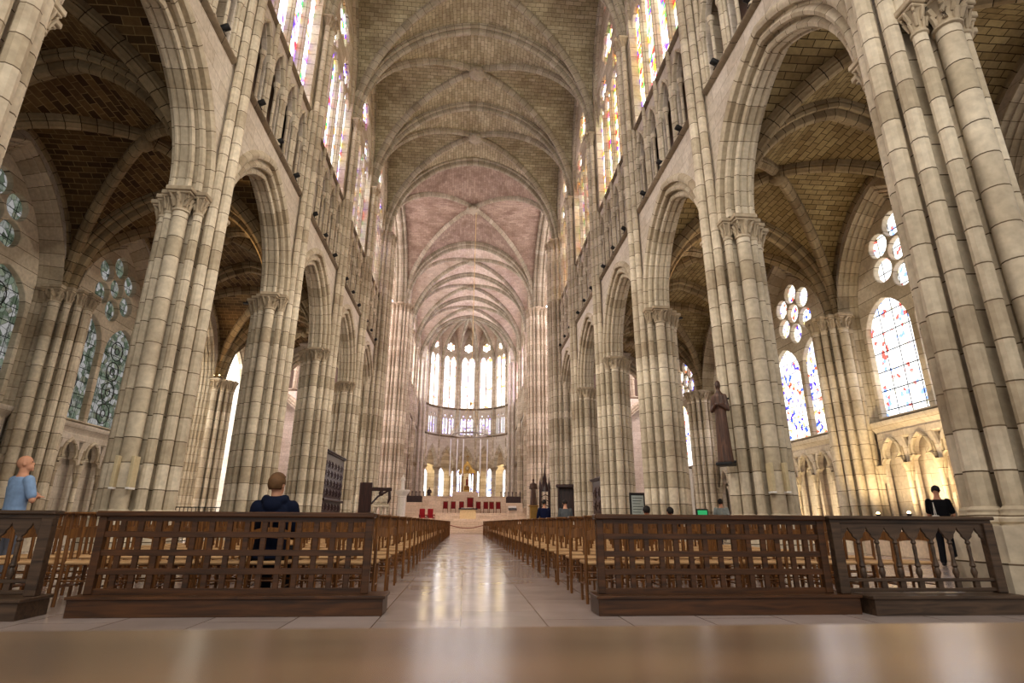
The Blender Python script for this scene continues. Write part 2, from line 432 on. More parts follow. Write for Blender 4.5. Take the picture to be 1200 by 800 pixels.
# plan of a pier: n = towards the nave, a = along, r, kind
PLAN = [(.67, 0, .135, 'v'), (.55, .285, .115, 'v'), (.55, -.285, .115, 'v'),
        (.36, .53, .10, 's'), (.36, -.53, .10, 's'), (.02, .66, .165, 's'), (.02, -.66, .165, 's'),
        (-.30, .57, .095, 's'), (-.30, -.57, .095, 's'), (-.52, .36, .10, 's'), (-.52, -.36, .10, 's'), (-.69, 0, .15, 's')]
XPLAN = [(.62 * math.cos(2 * PI * k / 18), .66 * math.sin(2 * PI * k / 18), .088 if k % 2 == 0 else .055, 'v') for k in range(18)]
BASEZ = 1.1
def plinth_me(plan, scale=1.0):
    mb = MB()
    R = .98 * scale
    oct_ = lambda r: [(r * math.cos(PI / 8 + PI / 4 * k), r * math.sin(PI / 8 + PI / 4 * k)) for k in range(8)]
    mb.prism(oct_(R), 0, .5); mb.prism(oct_(R * .94), .5, .9)
    for (nn, a, r, k) in plan:
        mb.lathe([(r * 1.55, .5), (r * 1.55, .92), (r * 1.75, .94), (r * 1.8, .98), (r * 1.45, 1.02), (r * 1.35, 1.05), (r * 1.4, 1.08), (r * 1.02, 1.12)], (nn, a), n=12)
    return mb.mesh('pier_base', M_SHAFT)
def core_me(z0, z1, s=1.0, name='core'):
    mb = MB(); p = [(.52, .10), (.42, .12), (.42, .28), (.24, .30), (.24, .46), (.10, .48), (.08, .54), (-.08, .54), (-.10, .48), (-.24, .46), (-.26, .30), (-.44, .28), (-.46, .12), (-.56, .10)]; p = p + [(x, -y) for x, y in reversed(p)]
    mb.prism([(x * s * .80, y * s * .84) for x, y in p], z0, z1)
    return mb.mesh(name, M_SHAFT)
_cache = {}
def cached(key, fn):
    if key not in _cache: _cache[key] = fn()
    return _cache[key]
def make_pier(name, label, cat, loc, nave_dir, plan=PLAN, aisle=False, group=None, s=1.0, tall=False):
    """nave_dir: angle (about z) of the local +x (nave) direction"""
    t = empty(name, loc, nave_dir, label, cat, group)
    key = (aisle, s, tall)
    obj('pier_base', cached(('pl', key), lambda: plinth_me([(a * s, b * s, r * s, k) for a, b, r, k in plan], s)), t)
    top = VSPR if tall else SPR
    obj('core', cached(('co', key), lambda: core_me(.9, top + .1, s)), t)
    for (nn, a, r, k) in plan:
        up = (k == 'v' and not aisle) or tall
        z1 = VSPR - .5 if up else SPR - .55
        r = r * s
        me = cached(('sh', r, z1), lambda: shaft_me(r, 1.08, z1))
        sh = obj('shaft', me, t, (nn * s, a * s, 0))
        if up: cm = cached(('cu', r), lambda: capital_me(r, VSPR - .52, VSPR, r * 1.75))
        else: cm = cached(('cl', r), lambda: capital_me(r, SPR - .58, SPR, max(r * 1.85, r + .09)))
        obj('capital', cm, sh)
    return t

ordn = ['first', 'second', 'third', 'fourth', 'fifth', 'sixth', 'seventh']
piers = {}
for sx, side in ((-1, 'left'), (1, 'right')):
    for k, y in enumerate(PY):
        if k == 0: lab = 'clustered stone nave pier beside the camera, beyond the %s edge of the view' % side
        else: lab = 'clustered stone nave pier with leafy capitals, %s in the %s row' % (['', 'foremost, at the frame edge,', 'second', 'third', 'fourth', 'fifth and last'][k], side)
        piers[side, k] = make_pier('stone_pier', lab, 'pier', (sx * XP, y, 0), 0 if sx < 0 else PI, group='nave arcade piers')
        lab2 = 'clustered stone pier on the outer wall of the %s aisle, %s from the front' % (side, ordn[k])
        make_pier('aisle_pier', lab2, 'pier', (sx * XO, y, 0), 0 if sx < 0 else PI, aisle=True, group='outer aisle wall piers')
    for y, w in ((YW, 'west'), (YE, 'east')):
        make_pier('crossing_pier', 'massive tall clustered stone pier at the %s corner of the crossing, %s side' % ('near' if w == 'west' else 'far', side), 'pier', (sx * XP, y, 0), 0 if sx < 0 else PI, s=1.75, tall=True, plan=XPLAN, group='crossing piers')
        make_pier('aisle_pier', 'clustered stone pier where the %s aisle meets the transept, %s side' % (side, 'near' if w == 'west' else 'far'), 'pier', (sx * XO, y, 0), 0 if sx < 0 else PI, aisle=True, group='outer aisle wall piers')

# ------------------------------------------------------------------ elevation (arcade, triforium, clerestory) of one bay
half = [(0, 0), (0, .07), (.05, .10), (-.02, .14), (-.02, .20), (.05, .24), (.11, .21), (.17, .14), (.24, .16), (.24, .24), (.17, .28), (.18, .36), (.25, .40), (.32, .37), (.38, .29), (.45, .30), (.45, .38), (.43, .45), (.5, .5), (.58, .5), (.64, .46), (.66, .42), (.72, .38)]
ARCHP = [(o, -d) for o, d in reversed(half)] + half[1:]
RIB_T = [(0.06, -.36), (-.10, -.36), (-.10, -.31), (-.17, -.34), (-.25, -.31), (-.27, -.24), (-.20, -.19), (-.20, -.14), (-.30, -.12), (-.34, -.13), (-.42, -.10), (-.47, 0), (-.42, .10), (-.34, .13), (-.30, .12), (-.20, .14), (-.20, .19), (-.27, .24), (-.25, .31), (-.17, .34), (-.10, .31), (-.10, .36), (0.06, .36)]
RIB_D = [(0.06, -.17), (-.10, -.17), (-.14, -.13), (-.19, -.16), (-.24, -.10), (-.30, -.07), (-.33, 0), (-.30, .07), (-.24, .10), (-.19, .16), (-.14, .13), (-.10, .17), (0.06, .17)]
RIB_F = [(0.02, -.1), (-.12, -.1), (-.17, -.05), (-.19, 0), (-.17, .05), (-.12, .1), (0.02, .1)]

def arcade_wall_me(b, a=None):
    a = a if a else b / 2 - .92
    arch = pointed(0, SPR, a, a * 1.3, 12)
    # wall spandrel, following the back of the mouldings
    ex = [(x * 1.0, z) for x, z in arch]
    P = [Vector(p) for p in ex]; off = []
    for i, p in enumerate(P):
        d1 = (P[i] - P[i - 1]).normalized() if i else (P[1] - P[0]).normalized(); d2 = (P[i + 1] - P[i]).normalized() if i < len(P) - 1 else d1
        n1 = Vector((-d1.y, d1.x)); n2 = Vector((-d2.y, d2.x)); q = p + (n1 + n2) / (1 + n1.dot(n2)) * .62
        off.append((q.x, q.y))
    outer = [(-b / 2, SPR), *[(max(-b / 2 + .01, min(b / 2 - .01, x)), max(z, SPR)) for x, z in off], (b / 2, SPR), (b / 2, SILL), (-b / 2, SILL)]
    w = plate('arcade_wall', outer, [], .8, M_WALL, .001)
    m = sweep('arcade_arch', arch, ARCHP, M_ARCH)
    return w, m
def string_me(b, d=.15, h=.11):
    prof = [(-h, 0), (-h * .7, d * .5), (-h * .2, d * .9), (0, d), (h * .3, d), (h * .3, 0)]
    return sweep('string_course', [(-b / 2, 0), (b / 2, 0)], prof, M_STRING)
M_STRING = stone('dark string course stone', (146, 130, 108), (120, 104, 84), (60, 50, 38), row=3, width=1.2, stain=.6, stain_col=(60, 48, 38))  # darker colour than the wall stone around it

def triforium_me(b, nb=4):
    w = b / 2 - .5; pitch = 2 * w / nb; holes = []
    for i in range(nb):
        cx = -w + pitch * (i + .5)
        holes.append(pointed(cx, SILL + 2.05, pitch * .36, 1.05, 7, jamb=SILL + .16))
    pl = plate('triforium_arcade', [(-w, SILL), (w, SILL), (w, CSILL), (-w, CSILL)], holes, .22, M_WALL, .03)
    mb = MB(); ro = MB()
    for i in range(nb):
        cx = -w + pitch * (i + .5)
        arch = pointed(cx, SILL + 2.05, pitch * .40, 1.15, 7)
        me = sweep('x', arch, [(-.05, .08), (-.05, .2), (.0, .25), (.06, .2), (.06, .08)], M_WALL)
        mb.add([v.co[:] for v in me.vertices], [tuple(p.vertices) for p in me.polygons]); bpy.data.meshes.remove(me)
    for i in range(nb + 1):
        x = -w + pitch * i
        mb.lathe([(.075, SILL + .1), (.075, CSILL)], n=8, M=Matrix.Translation((x, 0, .24)) @ Matrix.Rotation(-PI / 2, 4, 'X') @ Matrix.Translation((0, 0, 0)) if False else Matrix(((1, 0, 0, x), (0, 0, 1, 0), (0, 1, 0, .22), (0, 0, 0, 1))))
    for i in range(nb):
        for dx in (-.42, 0, .42):
            x = -w + pitch * (i + .5) + dx * pitch
            T = Matrix(((1, 0, 0, x), (0, 0, 1, 0), (0, 1, 0, .17), (0, 0, 0, 1)))
            mb.lathe([(.09, SILL + .1), (.09, SILL + .2), (.05, SILL + .26), (.05, SILL + 1.72), (.07, SILL + 1.76), (.11, SILL + 1.92), (.11, SILL + 2.0)], n=8, M=T)
    return pl, mb.mesh('colonnettes', M_SHAFT)

def window_me(b, z0, zs, zt, nl, mat_t, thick=.24, inset=.62, nave=True, apexrise=None):
    """traceried window: nl lancets, foiled circles above; returns tracery plate, glass plane"""
    w = b / 2 - inset
    arch = pointed(0, zs, w, zt - zs, 12, jamb=z0)
    holes = []
    if nl == 4:
        pitch = 2 * w / 4; lz = zs - .4
        for i in range(4):
            cx = -w + pitch * (i + .5); holes.append(pointed(cx, lz - .7, pitch * .44, pitch * .75, 6, jamb=z0 + .1))
        for s in (-1, 1):
            holes.append(foil(s * pitch, lz + .95, pitch * .58, 6, PI / 6)); 
        rz = zs + (zt - zs) * .43
        holes.append(foil(0, rz, w * .40, 6, 0)); holes.append(circle(0, zt - .72, .2, 8))
    elif nl == 2:
        pitch = w; lz = zs + .0
        for s in (-1, 1):
            holes.append(pointed(s * pitch * .5, lz, pitch * .43, pitch * .75, 8, jamb=z0 + .1))
        cz = lz + pitch * .98 + w * .24; R = w * .56
        for k in range(6):
            a = PI / 6 + PI / 3 * k; holes.append(circle(R * .64 * math.cos(a), cz + R * .64 * math.sin(a), R * .29, 12))
        holes.append(circle(0, cz, R * .28, 12))
    tr = plate('tracery', arch, holes, thick, mat_t, .035)
    n = len(arch); me = mesh_of('stained_glass', [(x, z, 0) for x, z in arch], [tuple(range(n))], None, smooth=False)
    return tr, me

def add_wall_bay(parent, org, along, depth, b, glass, win, blabel=None, tri=True, arcade=True, mats=None, nwin=4, wlabel=None, back=True):
    """depth points out of the nave; org on the pier line at bay centre"""
    global wn
    d = Vector(depth); o = Vector(org)
    at = lambda dd: frame(o + d * dd, along, depth)
    if arcade:
        aw, am = cached(('aw', b), lambda: arcade_wall_me(b))
        obj('arcade_wall', aw, parent, mat4=at(0)); obj('arcade_arch', am, parent, mat4=at(0))
    fr = frame(o, along, [-x for x in depth]); 
    # the depth axis of mouldings faces the nave
    st = cached(('st', b), lambda: string_me(b - .9))
    pl, co = cached(('tri', b, nwin), lambda: triforium_me(b, nwin))
    fl = Matrix.Identity(4)
    def facing(dd, z=0): return frame(o - Vector(depth) * dd + Vector((0, 0, z)), along, [-x for x in depth])
    obj('string_course', st, parent, mat4=facing(.38, SILL)); obj('string_course', st, parent, mat4=facing(.30, CSILL))
    if tri:
        obj('triforium_arcade', pl, parent, mat4=facing(.22)); obj('triforium_colonnettes', co, parent, mat4=facing(.22))
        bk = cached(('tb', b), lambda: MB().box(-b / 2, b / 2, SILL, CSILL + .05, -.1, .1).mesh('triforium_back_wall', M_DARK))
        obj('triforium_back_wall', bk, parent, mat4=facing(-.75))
        sl = cached(('tf', b), lambda: MB().box(-b / 2, b / 2, SILL - .08, SILL - .01, -.5, .45).box(-b / 2, b / 2, CSILL - .02, CSILL + .06, -.45, .25).mesh('triforium_floor', M_WALL))
        obj('triforium_floor', sl, parent, mat4=facing(-.35))
    jm = cached(('jm', b), lambda: MB().box(-b / 2, -b / 2 + .66, SILL, VSPR + 5.0, -.42, .36).box(b / 2 - .66, b / 2, SILL, VSPR + 5.0, -.42, .36).mesh('wall_pier', M_SHAFT))
    obj('wall_pier', jm, parent, mat4=facing(.0))
    # window
    def mk():
        tr, gl = window_me(b, CSILL, VSPR + 1.0, 28.2, nwin, M_SHAFT, inset=.55)
        return tr, gl
    tr, gl = cached(('win', b, nwin), mk)
    wn += 1
    w = empty('window_%d' % wn, o - d * .1 + Vector((0, 0, CSILL)), 0, wlabel, 'window', None, 'structure')
    w.matrix_world = frame(o - d * .10, along, [-x for x in depth])
    obj('tracery', tr, w)
    g = gl.copy(); g.materials.clear(); g.materials.append(glass)
    obj('stained_glass', g, w, loc=(0, 0, -.06))
    # mullion rods that run down to the triforium sill
    ww = b / 2 - .55; pit = 2 * ww / nwin
    def rods():
        mb = MB()
        for i in range(1, nwin):
            T = Matrix(((1, 0, 0, -ww + pit * i), (0, 0, 1, 0), (0, 1, 0, .16), (0, 0, 0, 1)))
            mb.lathe([(.06, CSILL), (.06, VSPR - .1)], n=8, M=T)
        return mb.mesh('mullion_shafts', M_SHAFT)
    obj('mullion_shafts', cached(('rod', b, nwin), rods), w)
    # wall that fills between window head and the vault
    def fill():
        a = b / 2; ext = webprof(a, 6.78 if b < 7.23 else 7.25, VSPR, CROWN, CSILL); inn = pointed(0, VSPR + 1.0, ww - .02, 28.17 - VSPR - 1.0, 12, jamb=CSILL)
        return plate('upper_wall', ext[:] + inn[::-1], [], .4, M_WALL, .001)
    obj('upper_wall', cached(('fill', b, nwin), fill), parent, mat4=facing(.05))
    fs = cached(('form', b, nwin), lambda: sweep('window_arch', pointed(0, VSPR + 1.0, ww - .02, 28.17 - VSPR - 1.0, 12, jamb=CSILL), [(-.05, 0), (-.08, .25), (.0, .34), (.10, .30), (.14, .34), (.22, .30), (.26, .0)], M_ARCH))
    obj('window_arch', fs, parent, mat4=facing(.0))

wn = 0
WL = {}
for sx, side in ((-1, 'left'), (1, 'right')):
    wall = empty('wall_' + side, (0, 0, 0), 0, 'pale ashlar %s wall of the nave with pointed arcade and triforium gallery' % side, 'wall', None, 'structure')
    WL[side] = wall
    def addbay(yc, b, glass, lab):
        add_wall_bay(wall, (sx * XP, yc, 0), (0, 1, 0), (sx, 0, 0), b, glass, None, wlabel=lab)
    ys = PY + [YW]
    for k in range(len(ys) - 1):
        addbay((ys[k] + ys[k + 1]) / 2, B, G_L if sx < 0 else G_R,
               'tall clerestory window of %s stained glass high on the %s nave wall, bay %s' % ('violet and white' if sx < 0 else 'yellow and red', side, ['above the camera', 'one from the front', 'two from the front', 'three from the front', 'four from the front', 'just before the crossing'][k]))
    cb = (75.1 - YE) / 3
    for k in range(3):
        addbay(YE + cb * (k + .5), cb, G_CHOIR if sx > 0 else G_CHL,
               'tall clerestory window of %s stained glass on the %s choir wall, %s bay' % ('blue and orange' if sx > 0 else 'violet', side, ['first', 'middle', 'last'][k]))

# ------------------------------------------------------------------ vaults
def arch_z(a, h, spr):
    c = (h * h - a * a) / (2 * a); R = a + c
    return lambda x: spr + math.sqrt(max(0, R * R - (abs(x) + c) ** 2))
def vault_bay(ceil, cx, cy, ax, ay, spr, crown, mweb, mrib, key, trans='both', cells=('e', 'w', 'n', 's'), ribs=True, bossr=.52, tprof=RIB_T):
    """ax, ay: half sizes. web = groined surface over pointed profile"""
    def mk():
        f = arch_z(ax, crown - spr, spr) if ax >= ay else None
        h = crown - spr; A = max(ax, ay); f = arch_z(A if h >= A * .99 else h * .999, h, spr)
        AA = A if h >= A * .99 else h * .999
        sc_ = AA / A
        n = 14
        vs = []; fs = []; uv = []
        def arcl(t, a_):
            # arc length from crown of the pointed curve with half width a_
            L = 0; p = (0, f(0)); k = 10
            for i in range(1, k + 1):
                q = (a_ * t * i / k, f(AA * t * i / k)); L += math.dist(p, q); p = q
            return L
        for cell in 'ewns':
            b0 = len(vs)
            for i in range(n + 1):
                s = i / n
                s = 1 - (1 - s) ** 1.35
                for j in range(2 * n + 1):
                    t = (j - n) / n
                    ts = t * s; z = f(AA * abs(ts))
                    if cell in 'ew':
                        x = (1 if cell == 'e' else -1) * s * ax; y = ts * ay
                        uv.append((x, math.copysign(arcl(abs(ts), ay), ts)))
                    else:
                        y = (1 if cell == 'n' else -1) * s * ay; x = ts * ax
                        uv.append((y, math.copysign(arcl(abs(ts), ax), ts)))
                    vs.append((x, y, z))
            m = 2 * n + 1
            for i in range(n):
                for j in range(2 * n):
                    fs.append((b0 + i * m + j, b0 + i * m + j + 1, b0 + (i + 1) * m + j + 1, b0 + (i + 1) * m + j))
        web = mesh_of('vault_web', vs, fs, mweb, uv, sharp=50)
        L = math.hypot(ax, ay)
        nn = 26
        path = []
        for i in range(nn + 1):
            tt = math.sin((i / nn - .5) * PI) ; path.append((tt * L, f(AA * abs(tt))))
        # the left hand normal of a left to right path is up
        dr = sweep('diagonal_rib', path, RIB_D, mrib)
        px = []
        for i in range(nn + 1):
            tt = math.sin((i / nn - .5) * PI); px.append((tt * ax, f(AA * abs(tt))))
        tr = sweep('transverse_rib', px, tprof, mrib)
        py = [(math.sin((i / nn - .5) * PI) * ay, f(AA * abs(math.sin((i / nn - .5) * PI)))) for i in range(nn + 1)]
        wr = sweep('wall_rib', py, RIB_F, mrib)
        bo = MB(); bo.lathe([(.05, -.62), (bossr * .55, -.58), (bossr * .95, -.45), (bossr, -.3), (bossr * .8, -.1), (bossr * .6, .05)], n=16)
        for k in range(8):
            a = 2 * PI * k / 8; bo.ball((bossr * .85 * math.cos(a), bossr * .85 * math.sin(a), -.4), bossr * .28, 6, 5)
        bm = bo.mesh('boss', mrib)
        return web, dr, tr, wr, bm, L
    web, dr, tr, wr, bm, L = cached(('v', key), mk)
    obj('vault_web', web, ceil, (cx, cy, 0))
    if ribs:
        for s in (1, -1):
            obj('diagonal_rib', dr, ceil, mat4=frame((cx, cy, 0), (ax / L, s * ay / L, 0), Vector((ax / L, s * ay / L, 0)).cross(Vector((0, 0, 1)))))
        for s in (-1, 1):
            obj('wall_rib', wr, ceil, mat4=frame((cx + s * (ax - .05), cy, 0), (0, 1, 0), (1, 0, 0)))
        obj('boss', bm, ceil, (cx, cy, crown))
    if trans in ('both', 'far'): obj('transverse_rib', tr, ceil, mat4=frame((cx, cy + ay, 0), (1, 0, 0), (0, -1, 0)))
    if trans in ('both', 'near'): obj('transverse_rib', tr, ceil, mat4=frame((cx, cy - ay, 0), (1, 0, 0), (0, -1, 0)))

AX = 6.78
nave = empty('ceiling', (0, 0, 0), 0, 'high ribbed stone vault over the nave and choir with carved bosses', 'ceiling', None, 'structure')
ys = PY + [YW]
for k in range(len(ys) - 1):
    vault_bay(nave, 0, (ys[k] + ys[k + 1]) / 2, AX, B / 2, VSPR, CROWN, M_WEB, M_RIB, 'nave', trans='near' if k else 'both')
RIB_X = [(o * 1.25, d * 1.45) for o, d in RIB_T]
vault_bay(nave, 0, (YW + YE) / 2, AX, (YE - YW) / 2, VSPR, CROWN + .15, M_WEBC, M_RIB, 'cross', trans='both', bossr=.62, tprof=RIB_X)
for k in range(3):
    vault_bay(nave, 0, YE + cb * (k + .5), AX, cb / 2, VSPR, CROWN, M_WEBX, M_RIB, 'choir', trans='far')
for sx, side in ((-1, 'left'), (1, 'right')):
    ac = empty('ceiling', (0, 0, 0), 0, 'low brown brick rib vault over the %s aisle' % side, 'ceiling', None, 'structure')
    ax = (XO + .35 - XP) / 2
    for k in range(len(ys) - 1):
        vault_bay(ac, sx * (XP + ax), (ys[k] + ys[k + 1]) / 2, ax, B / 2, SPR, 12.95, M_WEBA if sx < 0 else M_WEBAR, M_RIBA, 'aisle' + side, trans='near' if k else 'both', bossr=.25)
# transept arms
TX = 21.5
for sx, side in ((-1, 'left'), (1, 'right')):
    tc_ = empty('ceiling', (0, 0, 0), 0, 'high ribbed stone vault over the %s arm of the transept' % side, 'ceiling', None, 'structure')
    tb = (TX - XP) / 2
    for k in range(2):
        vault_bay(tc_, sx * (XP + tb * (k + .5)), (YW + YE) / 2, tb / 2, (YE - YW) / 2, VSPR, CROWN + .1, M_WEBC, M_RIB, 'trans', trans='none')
    # arches from the crossing into the arms
    def mkx():
        A = (YE - YW) / 2; h = CROWN - VSPR
        return sweep('transverse_rib', [(p[0], p[1]) for p in pointed(0, VSPR, A - .3, h + .1, 14)] , [(o * 1.3, d * 1.6) for o, d in RIB_T], M_RIB)
    obj('transverse_rib', cached('mkx', mkx), tc_, mat4=frame((sx * XP, (YW + YE) / 2, 0), (0, 1, 0), (1, 0, 0)))
    for y, w, dep in ((YW, 'west', -1), (YE, 'east', 1)):
        wl = empty('wall_transept_%s_%s' % (side, w), (0, 0, 0), 0, 'stone %s wall of the %s transept arm with arcade and galleries' % (w, side), 'wall', None, 'structure')
        for k in range(2):
            add_wall_bay(wl, (sx * (XP + tb * (k + .5)), y, 0), (1, 0, 0), (0, dep, 0), tb, G_T, None, wlabel='pink and white clerestory window in the %s wall of the %s transept arm, %s bay' % (w, side, ['inner', 'outer'][k]))
        make_pier('transept_pier', 'clustered stone pier in the %s wall of the %s transept arm' % (w, side), 'pier', (sx * (XP + tb), y, 0), PI / 2 * (1 if dep < 0 else -1), group='transept piers')
    MB().box(XO + .4, TX, YW - 1.4, YW - 1.1, 0, 13).box(12.5, TX, YE + 1.2, YE + 1.5, 0, 13).box(7, TX, YW - 1.4, YW - .3, 12.9, 13.0).box(7, TX, YE + .3, YE + 1.4, 12.9, 13.0).build('recess_wall', M_WALL, wl, mat4=Matrix.Diagonal((sx, 1, 1, 1)))
    # end wall with rose
    def mkend():
        W = (YE - YW) / 2
        holes = [foil(0, 21.5, 5.2, 12, 0)]
        for i in range(6): holes.append(pointed(-W + 1.6 + (2 * W - 3.2) * (i + .5) / 6, 13.6, .8, 1.2, 6, jamb=10.5))
        pl = plate('end_wall', [(-W, 0), (W, 0), (W, 21)] + [(x, z) for x, z in pointed(0, 21.0, W, 8.3, 10)][::-1][1:-1] + [(-W, 21)], holes, .8, M_WALL, .05)
        return pl
    ew = empty('wall_transept_%s_end' % side, (sx * TX, (YW + YE) / 2, 0), 0, 'end wall of the %s transept arm with a large round window' % side, 'wall', None, 'structure')
    obj('end_wall', cached('end', mkend), ew, mat4=frame((0, 0, 0), (0, 1, 0), (1, 0, 0)))
    wn += 1
    rw = empty('window_%d' % wn, (sx * TX, (YW + YE) / 2, 0), 0, 'great round window of pink and white glass in the %s transept end' % side, 'window', None, 'structure')
    cir = circle(0, 21.5, 5.3, 32)
    gg = mesh_of('stained_glass', [(x, z, 0) for x, z in cir], [tuple(range(32))], G_T, smooth=False); obj('stained_glass', gg, rw, mat4=frame((sx * .2, 0, 0), (0, 1, 0), (1, 0, 0)))
    q = mesh_of('lancet_glass', [(-6, 10.3, 0), (6, 10.3, 0), (6, 14.9, 0), (-6, 14.9, 0)], [(0, 1, 2, 3)], G_T, smooth=False); obj('lancet_glass', q, rw, mat4=frame((sx * .2, 0, 0), (0, 1, 0), (1, 0, 0)))
    rm = MB()
    for k in range(12):
        a = 2 * PI * k / 12; rm.tube([(.9 * math.cos(a), 21.5 + .9 * math.sin(a), 0), (5.1 * math.cos(a), 21.5 + 5.1 * math.sin(a), 0)], .11, 6)
        rm.tube([(math.cos(a + t) * 4 , 21.5 + math.sin(a + t) * 4, 0) for t in (0, PI / 12, PI / 6)], .09, 6)
    rm.tube([(.9 * math.cos(2 * PI * k / 16), 21.5 + .9 * math.sin(2 * PI * k / 16), 0) for k in range(17)], .12, 6)
    rm.build('tracery', M_SHAFT, rw, mat4=frame((sx * .05, 0, 0), (0, 1, 0), (1, 0, 0)))

# ------------------------------------------------------------------ outer aisle walls
JAMB = [(o_ * .62, d_) for o_, d_ in [(.0, -.1), (.0, .08), (-.03, .14), (.06, .19), (.10, .14), (.14, .24), (.20, .32), (.28, .28), (.32, .38), (.38, .46), (.46, .42), (.50, .52), (.56, .60), (.64, .54), (.70, .64), (.78, .72), (.88, .72), (.88, -.1)]]
AS, ASP, ATOP = 4.45, 7.35, 12.0
def aisle_bay_meshes():
    b = B; w = b / 2 - .88
    outer = webprof(b / 2, (XO + .35 - XP) / 2, SPR, 12.95, 4.3)
    hole = pointed(0, SPR - .4, w + .42, ATOP - SPR + .7, 12, jamb=4.3)
    face = plate('upper_wall', outer + hole[::-1], [], .3, M_WALL, .001)
    jamb = sweep('window_surround', pointed(0, SPR - .4, w, ATOP - SPR + .3, 12, jamb=4.3), JAMB, M_ARCH)
    tr, gl = None, None
    arch = pointed(0, SPR - .4, w + .05, ATOP - SPR + .35, 12, jamb=AS)
    pitch = w; holes = []
    for s in (-1, 1):
        holes.append(pointed(s * w * .5, ASP, w * .45, w * .55, 8, jamb=AS + .06))
    cz = 10.05; R = 1.42
    for k in range(6):
        a = PI / 6 + PI / 3 * k; holes.append(circle(R * .67 * math.cos(a), cz + R * .67 * math.sin(a), R * .315, 16))
    holes.append(circle(0, cz, R * .30, 14))
    tr = plate('tracery', arch, holes, .26, M_SHAFT, .02)
    n = len(arch); gl = mesh_of('stained_glass', [(x, z, 0) for x, z in arch], [tuple(range(n))], None, smooth=False)
    # blind arcade
    ww = b / 2 - .62; nb = 4; pit = 2 * ww / nb; hs = []
    for i in range(nb): hs.append(trefoil_arch(-ww + pit * (i + .5), 2.85, pit * .38, .85, .62))
    for i in range(nb + 1):
        x = -ww + pit * i
        if 0 < i < nb: hs.append([(x - .13, 3.72), (x, 3.32), (x + .13, 3.72)][::1])
    ba = plate('blind_arcade', [(-ww, .5), (ww, .5), (ww, 4.0), (-ww, 4.0)], hs, .22, M_WALL, .05)
    co = MB()
    for i in range(nb + 1):
        x = -ww + pit * i
        T = Matrix(((1, 0, 0, x), (0, 0, 1, 0), (0, 1, 0, .2), (0, 0, 0, 1)))
        co.lathe([(.14, .5), (.14, .62), (.08, .72), (.08, 2.5), (.1, 2.54), (.09, 2.6), (.17, 2.78), (.18, 2.86)], n=10, M=T)
    for i in range(nb):
        me = sweep('x', trefoil_arch(-ww + pit * (i + .5), 2.85, pit * .40, .9, 2.86), [(-.05, .1), (-.05, .18), (0, .21), (.05, .17), (.05, .1)], M_WALL)
        co.add([v.co[:] for v in me.vertices], [tuple(p.vertices) for p in me.polygons]); bpy.data.meshes.remove(me)
    cm = co.mesh('colonnettes', M_SHAFT)
    bk = MB().box(-b / 2, b / 2, 0, 4.3, -.35, -.1).box(-b / 2, b / 2, 0, .5, -.1, .45, bev=.03).mesh('lower_wall', M_WALL)
    cor = sweep('cornice', [(-b / 2 + .55, 4.0), (b / 2 - .55, 4.0)], [(-.06, 0), (0, .16), (.08, .2), (.14, .30), (.22, .38), (.30, .40), (.34, .40), (.46, -.2), (.46, -.5), (0, -.5)], M_WALL)
    return face, jamb, tr, gl, ba, cm, bk, cor
